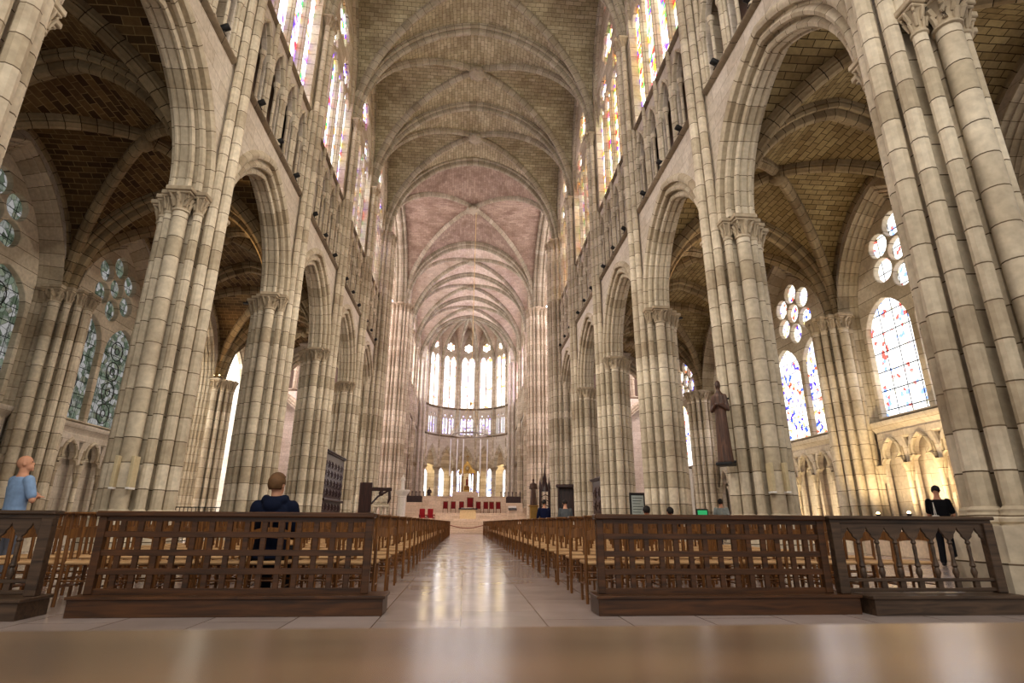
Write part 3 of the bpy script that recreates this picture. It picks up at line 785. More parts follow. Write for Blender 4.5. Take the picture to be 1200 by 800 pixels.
for sx, side in ((-1, 'left'), (1, 'right')):
    aw = empty('wall_aisle_' + side, (0, 0, 0), 0, 'outer wall of the %s aisle with a blind arcade of trefoil arches below the windows' % side, 'wall', None, 'structure')
    ys = PY + [YW]
    for k in range(len(ys) - 1):
        yc = (ys[k] + ys[k + 1]) / 2
        chapel = (sx < 0 and k >= 4)
        face, jamb, tr, gl, ba, cm, bk, cor = cached('ab', aisle_bay_meshes)
        at = lambda dd: frame((sx * (XWN - .1 + dd), yc, 0), (0, 1, 0), (-sx, 0, 0))
        if not chapel:
            obj('upper_wall', face, aw, mat4=at(-.30)); obj('window_surround', jamb, aw, mat4=at(.12))
            obj('blind_arcade', ba, aw, mat4=at(-.10)); obj('colonnettes', cm, aw, mat4=at(-.10)); obj('lower_wall', bk, aw, mat4=at(.05)); obj('cornice', cor, aw, mat4=at(.0))
            wn += 1
            g = G_AL if sx < 0 else (G_AR if k == 2 or k < 2 else G_BR)
            w = empty('window_%d' % wn, (0, 0, 0), 0, '%s two-light window with a rosette in the %s aisle wall, %s' % ('grey green' if sx < 0 else ('bright clear' if k <= 2 else 'blue and gold'), side, ['beside the camera', 'just ahead of the camera', 'two bays ahead', 'three bays ahead', 'four bays ahead', 'last before the transept'][k]), 'window', None, 'structure')
            w.matrix_world = at(.0)
            obj('tracery', tr, w)
            if sx < 0:
                def med():
                    mb = MB(); ww = B / 2 - .88
                    for q in (-1, 1):
                        for j in range(4):
                            for rr in (.40, .14): mb.tube([(q * ww * .5 + rr * math.cos(2 * PI * v / 16), 5.05 + .88 * j + rr * math.sin(2 * PI * v / 16), 0) for v in range(17)], .022, 4)
                    return mb.mesh('medallion_bars', M_IRON)
                obj('medallion_bars', cached('med', med), w, loc=(0, 0, -.04))
            g2 = gl.copy(); g2.materials.clear(); g2.materials.append(g); obj('stained_glass', g2, w, loc=(0, 0, -.08))
        else:
            # open side chapel, daylit from its own window
            obj('window_surround', cached('ja2', lambda: sweep('chapel_arch', pointed(0, SPR - .6, B / 2 - 1.25, 3.6, 12, jamb=0), JAMB, M_ARCH)), aw, mat4=at(.12))
            obj('upper_wall', cached('fa2', lambda: plate('upper_wall', webprof(B / 2, (XO + .35 - XP) / 2, SPR, 12.95, 0) + pointed(0, SPR - .6, B / 2 - .65, 4.2, 12, jamb=0)[::-1], [], .3, M_WALL, .001)), aw, mat4=at(-.3))
    if sx < 0:
        yc = (PY[4] + YW) / 2; yl = (YW - PY[4]) / 2
        ch = empty('wall_chapel', (-20.5, yc, 0), 0, 'pale back wall of the bright side chapel beyond the left aisle', 'wall', None, 'structure')
        hs = [pointed(s * 3.2, 8.5, 1.6, 2.6, 10, jamb=3.2) for s in (-1, 1)]
        obj('back_wall', plate('back_wall', [(-yl, 0), (yl, 0), (yl, 13.2), (-yl, 13.2)], hs, .5, M_PALE, .05), ch, mat4=frame((0, 0, 0), (0, 1, 0), (1, 0, 0)))
        MB().box(-.0, 6.1, -yl - .2, -yl, 0, 13.2).box(0, 6.1, yl, yl + .2, 0, 13.2).build('side_wall', M_PALE, ch)
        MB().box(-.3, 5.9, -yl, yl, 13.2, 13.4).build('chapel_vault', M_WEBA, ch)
        for s in (-1, 1):
            wn += 1
            p = pointed(0, 8.5, 1.65, 2.7, 10, jamb=3.1)
            w = empty('window_%d' % wn, (-20.6, yc + s * 3.2, 0), 0, 'tall daylit window in the side chapel beyond the left aisle, %s one' % ('nearer' if s < 0 else 'farther'), 'window', None, 'structure')
            obj('clear_glass', mesh_of('clear_glass', [(x, z, 0) for x, z in p], [tuple(range(len(p)))], G_CH, smooth=False), w, mat4=frame((0, 0, 0), (0, 1, 0), (1, 0, 0)))
            MB().tube([(.1, 0, 3.2), (.1, 0, 10.8)], .09, 6).tube([(.1, -1.6, 8.5), (.1, 1.6, 8.5)], .07, 6).build('mullion', M_SHAFT, w)

# choir aisles closed by plain walls a little behind the choir arcade
for sx, side in ((-1, 'left'), (1, 'right')):
    cw = empty('wall_choir_aisle_' + side, (sx * 12.5, (YE + 75.1) / 2, 0), 0, 'outer wall of the %s choir aisle' % side, 'wall', None, 'structure')
    MB().box(-.25, .25, -10.8, 10.8, 0, 13).build('aisle_wall', M_WALL, cw)
    MB().box(-sx * 5.5 if sx > 0 else 0, 0 if sx > 0 else 5.5, -10.8, 10.8, 12.9, 13.1).build('aisle_vault', M_WEBX, cw)
    for k in range(3):
        y = YE + cb * (k + 1)
        if k < 2: make_pier('choir_pier', 'clustered stone choir pier on the %s side, %s from the crossing' % (side, ['first', 'second'][k]), 'pier', (sx * XP, y, 0), 0 if sx < 0 else PI, group='choir piers')

# ------------------------------------------------------------------ apse
RA = 6.35; YA = 75.1
apse = empty('wall_apse', (0, YA, 0), 0, 'rounded east end of the choir with pointed arches, gallery and tall windows', 'wall', None, 'structure')
NA = 7; chord = 2 * RA * math.sin(PI / 2 / NA); apo = RA * math.cos(PI / 2 / NA)
def apse_me():
    b = chord; a = b / 2 - .42
    arch = pointed(0, 8.3, a, 2.6, 8)
    wall = plate('arcade_wall', [(-b / 2, 8.3)] + arch + [(b / 2, 8.3), (b / 2, 12.6), (-b / 2, 12.6)], [], .5, M_WALL, .02)
    mo = sweep('arcade_arch', arch, [(-.02, -.2), (-.02, .3), (.06, .34), (.14, .28), (.2, .33), (.28, .28), (.3, -.2)], M_ARCH)
    w = b / 2 - .42
    hs = []
    for s in (-1, 1):
        cx = s * w * .5
        for q in (-1, 1): hs.append(pointed(cx + q * w * .22, 14.9, w * .17, .35, 5, jamb=12.9))
        hs.append(circle(cx, 15.55, .13, 10))
    tri = plate('triforium_arcade', [(-w, 12.6), (w, 12.6), (w, 16.6), (-w, 16.6)], hs, .2, M_WALL, .02)
    a2 = pointed(0, 24.4, w, 3.7, 8, jamb=16.7)
    hs = [pointed(s * w * .5, 23.6, w * .42, .9, 6, jamb=16.8) for s in (-1, 1)] + [foil(0, 25.9, w * .66, 6, PI / 6)]
    tr = plate('tracery', a2, hs, .2, M_SHAFT, .02)
    gl = mesh_of('stained_glass', [(x, z, 0) for x, z in a2], [tuple(range(len(a2)))], G_A, smooth=False)
    tg = mesh_of('triforium_glass', [(-w, 12.8, 0), (w, 12.8, 0), (w, 15.9, 0), (-w, 15.9, 0)], [(0, 1, 2, 3)], G_TRI, smooth=False)
    ext = webprof(b / 2, RA, 22.5, CROWN, 16.6)
    up = plate('upper_wall', ext + pointed(0, 24.4, w - .02, 3.65, 8, jamb=16.6)[::-1], [], .4, M_WALL, .001)
    st = string_me(b - .3, .2, .14)
    return wall, mo, tri, tr, gl, tg, up, st
G_TRI = stained('lavender gallery glass', [(200, 180, 245), (150, 130, 230), (240, 235, 255)], 1.8, cell=5, white=.3, grid=(.4, .5))
M_APSESH = M_SHAFT
for i in range(NA):
    am = PI - PI * (i + .5) / NA
    nx, ny = math.cos(am), math.sin(am)
    wall, mo, tri, tr, gl, tg, up, st = cached('apse', apse_me)
    def fa(dd, z=0, loc=True):
        o = Vector((nx * (apo + dd), ny * (apo + dd), z)); 
        if not loc: o.y += YA
        return frame(o, (-ny * -1, -nx, 0) if False else (ny, -nx, 0), (-nx, -ny, 0))
    obj('arcade_wall', wall, apse, mat4=fa(0)); obj('arcade_arch', mo, apse, mat4=fa(0)); obj('triforium_arcade', tri, apse, mat4=fa(-.05))
    obj('upper_wall', up, apse, mat4=fa(0)); obj('string_course', st, apse, mat4=fa(-.25, 12.6)); obj('string_course', st, apse, mat4=fa(-.25, 16.6))
    wn += 1
    w = empty('window_%d' % wn, (0, 0, 0), 0, 'tall pale two-light window in the rounded east end, %s' % ['far left', 'second from left', 'third from left', 'in the centre', 'third from right', 'second from right', 'far right'][i], 'window', None, 'structure')
    w.matrix_world = fa(0, 0, False)
    obj('tracery', tr, w); obj('stained_glass', gl, w, loc=(0, 0, -.06)); obj('triforium_glass', tg, w, loc=(0, 0, -.35))
for i in range(NA + 1):
    a = PI - PI * i / NA; x, y = RA * math.cos(a), RA * math.sin(a)
    t = empty('apse_column', (x, YA + y, 0), a + PI, 'slender clustered column of the rounded east end, %s' % (['at its left corner', 'second from left', 'third from left', 'left of the centre arch', 'right of the centre arch', 'third from right', 'second from right', 'at its right corner'][i]), 'column', 'columns round the apse')
    def acol():
        mb = MB(); mb.lathe([(.5, 0), (.5, .9), (.42, 1.0), (.3, 1.1), (.3, 7.75)], n=16); return mb.mesh('column', M_SHAFT)
    obj('column', cached('acol', acol), t); obj('capital', cached('acap', lambda: capital_me(.3, 7.75, 8.3, .46)), t)
    for da in (-.2, 0, .2):
        obj('shaft', cached('ash', lambda: MB().lathe([(.13, 8.3), (.13, 22.1)], n=10).mesh('shaft', M_SHAFT)), t, (.27 - abs(da) * .6, da, 0))
    obj('capital', cached('acap2', lambda: capital_me(.16, 22.1, 22.5, .3)), t, (.2, 0, 0))
for sx in (-1, 1): MB().box(5.75, 7.4, -.25, .25, 0, 24.2).lathe([(.2, 0), (.2, 22)], (5.7, -.2), 10).lathe([(.2, 0), (.2, 22)], (6.2, -.35), 10).build('return_wall', M_WALL, apse, mat4=Matrix.Diagonal((sx, 1, 1, 1)))
# apse vault
f = arch_z(RA if CROWN - 22.5 > RA else (CROWN - 22.5) * .999, CROWN - 22.5, 22.5); FA = (CROWN - 22.5) * .999
for i in range(NA):
    a0, a1 = PI - PI * i / NA, PI - PI * (i + 1) / NA
    p0 = Vector((RA * math.cos(a0), RA * math.sin(a0))); p1 = Vector((RA * math.cos(a1), RA * math.sin(a1)))
    n = 10; vs = []; fs = []; uv = []
    for r in range(n + 1):
        s = r / n; s = 1 - (1 - s) ** 1.4
        for j in range(2 * n + 1):
            t = (j - n) / n; q = ((p0 + p1) / 2 + (p1 - p0) / 2 * t) * s
            vs.append((q.x, q.y, f(FA * abs(t) * s))); uv.append((s * RA, t * s * chord))
    m = 2 * n + 1
    for r in range(n):
        for j in range(2 * n): fs.append((r * m + j, r * m + j + 1, (r + 1) * m + j + 1, (r + 1) * m + j))
    obj('vault_web', mesh_of('vault_web', vs, fs, M_WEBX, uv), nave, (0, YA, 0))
def aprib():
    pts = [(-math.sin(PI / 2 * i / 14) * RA, f(FA * math.sin(PI / 2 * i / 14))) for i in range(14, -1, -1)]
    return sweep('apse_rib', pts, RIB_D, M_RIB)
for i in range(NA + 1):
    a = PI - PI * i / NA
    obj('apse_rib', cached('aprib', aprib), nave, mat4=frame((0, YA, 0), (-math.cos(a), -math.sin(a), 0), Vector((-math.cos(a), -math.sin(a), 0)).cross(Vector((0, 0, 1)))))
# ambulatory
RB = 12.0
amb = empty('wall_ambulatory', (0, YA, 0), 0, 'outer wall of the walkway behind the high altar with tall bright windows', 'wall', None, 'structure')
cB = 2 * RB * math.sin(PI / 2 / NA); aB = RB * math.cos(PI / 2 / NA)
def ambme():
    hs = [pointed(s * 1.35, 7.6, .75, 1.2, 8, jamb=2.6) for s in (-1, 1)]
    return plate('outer_wall', [(-cB / 2, 0), (cB / 2, 0), (cB / 2, 12.4), (-cB / 2, 12.4)], hs, .4, M_SHAFT, .06)
G_AMB = stained('bright blue white chapel glass', [(250, 250, 255), (170, 190, 255), (230, 240, 255), (110, 120, 240), (250, 240, 230)], 3.0, cell=4, white=.55, grid=(.4, .5))
for i in range(NA):
    am = PI - PI * (i + .5) / NA; nx, ny = math.cos(am), math.sin(am)
    fr_ = lambda dd, yy=0: frame((nx * (aB + dd), ny * (aB + dd) + yy, 0), (ny, -nx, 0), (-nx, -ny, 0))
    obj('outer_wall', cached('ambm', ambme), amb, mat4=fr_(0))
    wn += 1
    w = empty('window_%d' % wn, (0, 0, 0), 0, 'pair of tall blue white windows in the walkway behind the high altar, %s' % ['far left', 'second from left', 'third from left', 'in the centre', 'third from right', 'second from right', 'far right'][i], 'window', None, 'structure')
    w.matrix_world = fr_(.15, YA)
    obj('stained_glass', cached('ambg', lambda: mesh_of('stained_glass', [(-2.3, 2.5, 0), (2.3, 2.5, 0), (2.3, 9, 0), (-2.3, 9, 0)], [(0, 1, 2, 3)], G_AMB, smooth=False)), w)
    obj('mullion', cached('ambmul', lambda: MB().tube([(-1.35, 2.6, .1), (-1.35, 8.6, .1)], .05, 6).tube([(1.35, 2.6, .1), (1.35, 8.6, .1)], .05, 6).mesh('mullion', M_IRON)), w)
ring = [(RB * math.cos(PI * i / 14), RB * math.sin(PI * i / 14)) for i in range(15)] + [(RA * math.cos(PI * i / 14), RA * math.sin(PI * i / 14)) for i in range(14, -1, -1)]
MB().prism(ring, 12.3, 12.5).build('walkway_vault', M_WEBX, amb)

# ------------------------------------------------------------------ floor, steps
fl = MB().box(-26, 26, -3, 49, -.2, 0).build('floor', M_FLOOR); tag(fl, 'polished pale limestone floor of the nave and central aisle', 'floor', None, 'structure')
MB().box(-26, 26, 49, 90, -.2, 0).build('choir_floor', M_FLOOR, fl)
st = empty('floor_steps', (0, 48, 0), 0, 'broad pale stone steps rising to the altar', 'steps', None, 'structure')
for i in range(7):
    MB().box(-5.6, 5.6, i * .45, i * .45 + (.46 if i < 6 else 4.2), 0, .17 * (i + 1), bev=.015).build('step', M_PALE, st)
pf = MB().box(-6.1, 6.1, 0, 1.0, 0, 1.55, bev=.02).box(-6.1, 6.1, 1.0, 4.1, 0, 1.75, bev=.02).build('floor_sanctuary', M_PALE, loc=(0, 54.4, 0)); tag(pf, 'raised pale stone platform behind the altar carrying the row of red chairs', 'platform', None, 'structure')
pf2 = MB().box(-6.4, 6.4, 0, 30, 0, 2.35).build('floor_choir', M_PALE, loc=(0, 59.3, 0)); tag(pf2, 'raised stone floor of the choir behind the pale screen wall', 'floor', None, 'structure')
sw = empty('screen_wall', (0, 59, 0), 0, 'low pale stone screen wall behind the red chairs with a raised centre', 'wall')
MB().box(-4.2, 4.2, -.25, .25, 0, 3.35, bev=.03).build('wall_panel', M_PALE, sw)
MB().box(-1.2, 1.4, -.35, .3, 0, 3.85, bev=.03).build('raised_centre', M_PALE, sw)
MB().box(-5.9, -4.2, -.35, .2, 0, 2.8, bev=.03).box(4.2, 5.9, -.35, .2, 0, 2.8, bev=.03).build('side_block', M_PALE, sw)
MB().box(-4.25, 4.25, -.32, .32, 3.35, 3.42, bev=.01).build('coping', M_PALE, sw)

# ------------------------------------------------------------------ rails in front of the chairs
def lattice_rail(x0, x1, y, label, nb):
    t = empty('kneeler_rail', ((x0 + x1) / 2, y, 0), 0, label, 'rail')
    w = (x1 - x0) / 2
    MB().box(-w - .02, w + .02, -.07, .09, .94, .995, bev=.012).box(-w, w, -.02, .03, .895, .94).build('top_rail', M_RAIL, t)
    MB().box(-w - .04, w + .18, -.19, .20, 0, .16, bev=.004).box(-w - .06, w + .2, -.21, .21, .16, .19, bev=.006).build('plinth', M_RAIL, t)
    po = MB().box(-.04, .04, -.035, .04, .19, .94, bev=.006).mesh('post', M_RAIL)
    for s in (-1, 1): obj('post', po, t, (s * (w - .04), 0, 0))
    vb = MB().box(-.028, .028, -.012, .022, .2, .94, bev=.004).mesh('vertical_bar', M_RAIL)
    pit = (2 * w - .12) / nb
    for i in range(1, nb): obj('vertical_bar', vb, t, (-w + .06 + pit * i, 0, 0))
    for z in (.215, .405, .585, .765):
        MB().box(-w + .06, w - .06, -.018, .028, z - .03, z + .03, bev=.004).build('horizontal_bar', M_RAIL, t)
    return t
lattice_rail(-3.78, -.97, 6.47, 'dark oak lattice rail with square openings, left of the central aisle', 15)
lattice_rail(1.44, 4.04, 6.36, 'dark oak lattice rail with square openings, right of the central aisle', 15)
def gothic_rail(x0, x1, y, label, nb, pa=0, pb=0):
    t = empty('baluster_rail', ((x0 + x1) / 2, y, 0), 0, label, 'rail'); w = (x1 - x0) / 2
    MB().box(-w - .02, w + .02, -.07, .09, .955, .995, bev=.01).box(-w, w, -.03, .05, .915, .955, bev=.005).build('top_rail', M_RAILG, t)
    MB().box(-w + pa, w - pb, -.24, .20, 0, .155, bev=.004).box(-w + pa - .02, w - pb + .02, -.26, .22, .155, .19, bev=.008).build('plinth', M_RAILG, t)
    po = MB().box(-.055, .055, -.05, .05, .19, .92, bev=.008).mesh('post', M_RAILG)
    for s in (-1, 1): obj('post', po, t, (s * (w - .055), 0, 0))
    pit = (2 * w - .2) / nb; a = pit * .43
    hs = []
    low = [(-w + .1, .70)]
    for i in range(nb):
        cx = -w + .1 + pit * (i + .5)
        low += [(cx - a, .70), (cx - a, .74), (cx - a * .55, .775), (cx - a * .5, .80), (cx - a * .2, .83), (cx, .875), (cx + a * .2, .83), (cx + a * .5, .80), (cx + a * .55, .775), (cx + a, .74), (cx + a, .70)]
    low += [(w - .1, .70), (w - .1, .92), (-w + .1, .92)]
    obj('arched_panel', plate('arched_panel', low, [], .03, M_RAILG, .003), t, mat4=frame((0, 0, 0), (1, 0, 0), (0, -1, 0)))
    bl = MB().lathe([(.018, .34), (.022, .36), (.034, .40), (.028, .43), (.02, .45), (.032, .47), (.024, .50), (.017, .56), (.022, .66), (.016, .69), (.028, .71), (.018, .74), (.018, .78)], n=10).mesh('baluster', M_RAILG)
    for i in range(1, nb): obj('baluster', bl, t, (-w + .1 + pit * i, 0, 0))
    for z in (.225, .325): MB().box(-w + .1, w - .1, -.02, .03, z - .018, z + .018, bev=.006).build('horizontal_bar', M_RAILG, t)
    sp = MB().box(-.03, .03, -.015, .02, .24, .31).mesh('spacer_block', M_RAILG)
    for i in range(1, nb): obj('spacer_block', sp, t, (-w + .1 + pit * i, 0, 0))
gothic_rail(4.08, 6.02, 6.3, 'grey brown oak rail with pointed arch openings and turned balusters, right foreground', 8, pa=.22)
gothic_rail(-5.95, -4.15, 6.36, 'grey brown oak rail with pointed arch openings at the far left edge', 8)

# ------------------------------------------------------------------ chairs
def chair_shapes():
    S = []
    post = MB()
    post.tube([(0, 0, 0), (0, .01, .45), (0, -.02, .98)], [.019, .021, .018], 6)
    S.append(('back_post', post, M_CHAIR, [(-.21, 0, 0), (.21, 0, 0)]))
    S.append(('leg', MB().tube([(0, 0, 0), (0, 0, .45)], [.017, .02], 6), M_CHAIR, [(-.19, .39, 0), (.19, .39, 0)]))
    S.append(('seat', MB().box(-.215, .215, .0, .41, .425, .465, bev=.014), M_STRAW, [(0, 0, 0)]))
    S.append(('top_rail', MB().box(-.235, .235, -.075, .045, .965, .99, bev=.008), M_CHAIR, [(0, 0, 0)]))
    sl = MB()
    n = 8
    for (za, zb) in ((.70, .80),):
        vs = []
        for i in range(n + 1):
            x = -.2 + .4 * i / n; d = -.03 * (1 - (x / .2) ** 2)
            vs += [(x, d - .02, za + .02 * (1 - (x / .2) ** 2)), (x, d, za + .02 * (1 - (x / .2) ** 2)), (x, d, zb + .035 * (1 - (x / .2) ** 2)), (x, d - .02, zb + .035 * (1 - (x / .2) ** 2))]
        fs = []
        for i in range(n):
            for j in range(4): fs.append((i * 4 + j, i * 4 + (j + 1) % 4, (i + 1) * 4 + (j + 1) % 4, (i + 1) * 4 + j))
        fs += [(3, 2, 1, 0), (n * 4, n * 4 + 1, n * 4 + 2, n * 4 + 3)]
        sl.add(vs, fs)
    S.append(('back_slat', sl, M_CHAIR, [(0, 0, 0)]))
    S.append(('spindle', MB().box(-.014, .014, -.03, -.01, .81, .97), M_CHAIR, [(-.10, 0, 0), (0, 0, 0), (.10, 0, 0)]))
    S.append(('stretcher', MB().tube([(0, 0, .2), (0, .39, .2)], .01, 5), M_CHAIR, [(-.2, 0, 0), (.2, 0, 0)]))
    S.append(('cross_stretcher', MB().tube([(-.195, 0, .25), (.195, 0, .25)], .01, 5), M_CHAIR, [(0, .39, 0), (0, .005, .01)]))
    return S
SH = chair_shapes()
def chair_detail(loc):
    t = empty('church_chair', loc)
    for nm, mb, mt, locs in SH:
        me = cached(('ch', nm), lambda: mb.mesh(nm, mt))
        for l in locs: obj(nm, me, t, l)
    return t
def chair_whole():
    vs = []; fs = []; mi = []
    for nm, mb, mt, locs in SH:
        for l in locs:
            b = len(vs); vs += [(v[0] + l[0], v[1] + l[1], v[2] + l[2]) for v in mb.v]
            fs += [tuple(i + b for i in f_) for f_ in mb.f]; mi += [1 if mt is M_STRAW else 0] * len(mb.f)
    me = mesh_of('church_chair', vs, fs, M_CHAIR); me.materials.append(M_STRAW)
    me.polygons.foreach_set('material_index', mi)
    return me
proto = chair_detail((0, 0, 0)); used_proto = False
whole = chair_whole()
NR = 36
xl = [-1.22 - .5 * k for k in range(10)]; xr = [1.68 + .5 * k for k in range(9)]
ordinal = lambda n: ['first', 'second', 'third', 'fourth', 'fifth', 'sixth', 'seventh', 'eighth', 'ninth', 'tenth', 'eleventh', 'twelfth', 'thirteenth', 'fourteenth', 'fifteenth', 'sixteenth', 'seventeenth', 'eighteenth', 'nineteenth', 'twentieth',
                     'twenty-first', 'twenty-second', 'twenty-third', 'twenty-fourth', 'twenty-fifth', 'twenty-sixth', 'twenty-seventh', 'twenty-eighth', 'twenty-ninth', 'thirtieth', 'thirty-first', 'thirty-second', 'thirty-third', 'thirty-fourth', 'thirty-fifth', 'thirty-sixth'][n]
stuffv = []; stufff = []; stuffm = []
skip = set()
for i in range(NR):
    y = 7.08 + 1.06 * i
    for side, xs in (('left', xl), ('right', xr)):
        for k, x in enumerate(xs):
            lim = 3.4 if i >= 27 else (4.0 if i >= 24 else (4.9 if i >= 18 else 9))
            if abs(x) > lim: continue
            if (side == 'right' and i in (11, 15) and k == (4, 3)[i == 11]): pass
            jx, jy, jr = (rnd() - .5) * .02, (rnd() - .5) * .04, (rnd() - .5) * .05
            if i < 7:
                if not used_proto: c = proto; used_proto = True
                else: c = copy_tree(proto)
                c.location = (x + jx, y + jy, 0); c.rotation_euler = (0, 0, jr)
            elif k == 0 or i < 13:
                c = obj('church_chair', whole, None, (x + jx, y + jy, 0), rz=jr)
            else:
                b = len(stuffv); R_ = Matrix.Translation((x + jx, y + jy, 0)) @ Matrix.Rotation(jr, 4, 'Z')
                stuffv += [tuple(R_ @ v.co) for v in whole.vertices]
                stufff += [tuple(q + b for q in p.vertices) for p in whole.polygons]; stuffm += [p.material_index for p in whole.polygons]
                continue
            pos = 'at the aisle end' if k == 0 else '%s from the aisle' % ordinal(k)
            tag(c, 'straw-seated wooden chair, %s row %s of the aisle, %s' % (ordinal(i), side, pos), 'chair', 'church chairs in rows %s of the aisle' % side)
me = mesh_of('far_church_chairs', stuffv, stufff, M_CHAIR); me.materials.append(M_STRAW); me.polygons.foreach_set('material_index', stuffm)
tag(obj('far_church_chairs', me), 'brown straw-seated church chairs filling the rows far down the nave', 'chairs', None, 'stuff')

# ------------------------------------------------------------------ foreground table
tb_ = empty('oak_table', (0, .41, 0), 0, 'wide polished oak table top filling the bottom edge of the view', 'table')
MB().box(-1.9, 1.9, -.42, .36, .74, .778, bev=.008).build('tabletop', M_TABLE, tb_)
MB().box(-1.8, 1.8, -.36, .30, .66, .745).build('apron', M_RAIL, tb_)
lg = MB().box(-.04, .04, -.04, .04, 0, .66, bev=.006).mesh('leg', M_RAIL)
for sx in (-1, 1):
    for sy in (-.31, .25): obj('leg', lg, tb_, (sx * 1.74, sy, 0))

# ------------------------------------------------------------------ people
def capsule(mb, a, b, r1, r2, n=10):
    a = Vector(a); b = Vector(b)
    mb.tube([a, a.lerp(b, .5), b], [r1, (r1 + r2) / 2, r2], n); mb.ball(a, r1, n, 6); mb.ball(b, r2, n, 6)
def loft(mb, secs, n=16):
    vs = []; fs = []
    for (c, rx, ry) in secs:
        for k in range(n):
            t = 2 * PI * k / n; vs.append((c[0] + rx * math.cos(t), c[1] + ry * math.sin(t), c[2]))
    m = len(secs)
    for i in range(m - 1):
        for k in range(n):
            k2 = (k + 1) % n; fs.append((i * n + k, i * n + k2, (i + 1) * n + k2, (i + 1) * n + k))
    fs.append(tuple(range(n))[::-1]); fs.append(tuple((m - 1) * n + k for k in range(n)))
    mb.add(vs, fs)
def fuse(mb, name, mat, parent, vox=.014, sm=3):
    me = mesh_of('tmp', mb.v, mb.f, mat); o = bpy.data.objects.new('tmp', me); C.objects.link(o)
    r = o.modifiers.new('r', 'REMESH'); r.mode = 'VOXEL'; r.voxel_size = vox
    s = o.modifiers.new('s', 'SMOOTH'); s.iterations = sm; s.factor = .5
    dg = bpy.context.evaluated_depsgraph_get(); m2 = bpy.data.meshes.new_from_object(o.evaluated_get(dg)); m2.name = name
    bpy.data.objects.remove(o); m2.materials.clear(); m2.materials.append(mat)
    m2.polygons.foreach_set('use_smooth', [True] * len(m2.polygons))
    return obj(name, m2, parent)
SKIN = plain('skin', (206, 150, 120), .55, .35, var=.06)
def person(loc, rz, label, top, bottom, hair, pose='stand', head_yaw=0, head_pitch=0, arms='side', hairy=True, hood=False, lean=0, H=1.0, group=None, sleeves='long'):
    t = empty('person', loc, rz, label, 'person', group); t.scale = (H, H, H)
    sit = pose == 'sit'
    pz = .50 if sit else .96
    L = lambda z: Vector((0, lean * (z - pz), z))        # torso axis leaning forward
    dz = pz - .96
    hip = [Vector((s * .10, 0, pz - .03)) for s in (-1, 1)]
    if sit:
        kn = [Vector((s * .13, .43, .49)) for s in (-1, 1)]; an = [Vector((s * .13, .40, .09)) for s in (-1, 1)]
    else:
        kn = [Vector((s * .11, .03, .51)) for s in (-1, 1)]; an = [Vector((s * .12, -.02, .09)) for s in (-1, 1)]
    sh = [L(1.43 + dz) + Vector((s * .185, 0, 0)) for s in (-1, 1)]
    z0 = 1.43 + dz
    if arms == 'side': el = [L(1.14 + dz) + Vector((s * .25, -.03, 0)) for s in (-1, 1)]; wr = [L(.90 + dz) + Vector((s * .27, .05, 0)) for s in (-1, 1)]
    elif arms == 'crossed': el = [L(1.15 + dz) + Vector((s * .27, .06, 0)) for s in (-1, 1)]; wr = [L(1.22 + dz) + Vector((-s * .06, .22 + .03 * s, .02 * s)) for s in (-1, 1)]
    elif arms == 'front': el = [L(1.13 + dz) + Vector((s * .24, .10, 0)) for s in (-1, 1)]; wr = [L(1.06 + dz) + Vector((s * .12, .36, 0)) for s in (-1, 1)]
    else: el = [L(1.15 + dz) + Vector((s * .25, .08, 0)) for s in (-1, 1)]; wr = [Vector((s * .14, .32, pz + .16)) for s in (-1, 1)]
    hc = L(1.665 + dz); nk = L(1.50 + dz)
    # body
    mb = MB()
    torso = [(.96, .155, .105), (1.06, .145, .10), (1.18, .15, .105), (1.32, .175, .115), (1.42, .165, .10), (1.48, .09, .075), (1.53, .058, .062), (1.60, .055, .06)]
    loft(mb, [((0, L(z + dz).y, z + dz), a, b) for z, a, b in torso])
    loft(mb, [((0, 0, pz - .14), .12, .10), ((0, 0, pz - .06), .16, .115), ((0, 0, pz + .04), .155, .105)])
    for i, s in enumerate((-1, 1)):
        capsule(mb, hip[i], kn[i], .085, .058); capsule(mb, kn[i], an[i], .056, .038)
        capsule(mb, an[i], an[i] + Vector((s * .01, .15, -.045)), .038, .03)
        capsule(mb, sh[i], el[i], .052, .040); capsule(mb, el[i], wr[i], .040, .026)
        d = (wr[i] - el[i]).normalized(); side = d.cross(Vector((0, 0, 1))).normalized() * s
        pc = wr[i] + d * .05
        capsule(mb, wr[i], pc, .026, .034)
        for q, ln in enumerate((.065, .075, .07, .055)):
            b0 = pc + side * (.026 - .0175 * q) + d * .015
            capsule(mb, b0, b0 + d * ln * .6 + Vector((0, 0, -.006)), .009, .0085, 6); capsule(mb, b0 + d * ln * .6 + Vector((0, 0, -.006)), b0 + d * ln + Vector((0, 0, -.02)), .0085, .007, 6)
        b0 = wr[i] + side * .02 + d * .02
        capsule(mb, b0, b0 + side * .035 + d * .03, .011, .009, 6)
    # head, turned and tilted on the neck
    HM = Matrix.Translation(hc) @ Matrix.Rotation(head_yaw, 4, 'Z') @ Matrix.Rotation(head_pitch, 4, 'X')
    mb.ball((0, -.008, .02), .1, 14, 12, (.78, .98, 1.02), HM)
    mb.ball((0, .025, -.055), .07, 12, 8, (.82, .95, .85), HM)
    mb.ball((0, .062, -.098), .024, 8, 6, (1, 1, 1), HM)
    mb.add([HM @ Vector(v) for v in [(-.018, .08, -.03), (.018, .08, -.03), (0, .115, -.022), (0, .088, .028), (-.01, .08, -.045), (.01, .08, -.045)]], [(0, 2, 3), (1, 3, 2), (0, 1, 2), (0, 3, 1)])
    mb.ball((0, .086, -.068), .02, 8, 4, (1.1, .45, .35), HM)
    for s in (-1, 1): mb.ball((s * .08, -.012, -.01), .026, 8, 6, (.35, .7, 1.15), HM)
    fuse(mb, 'body', SKIN, t, .009, 2)
    ey = MB()
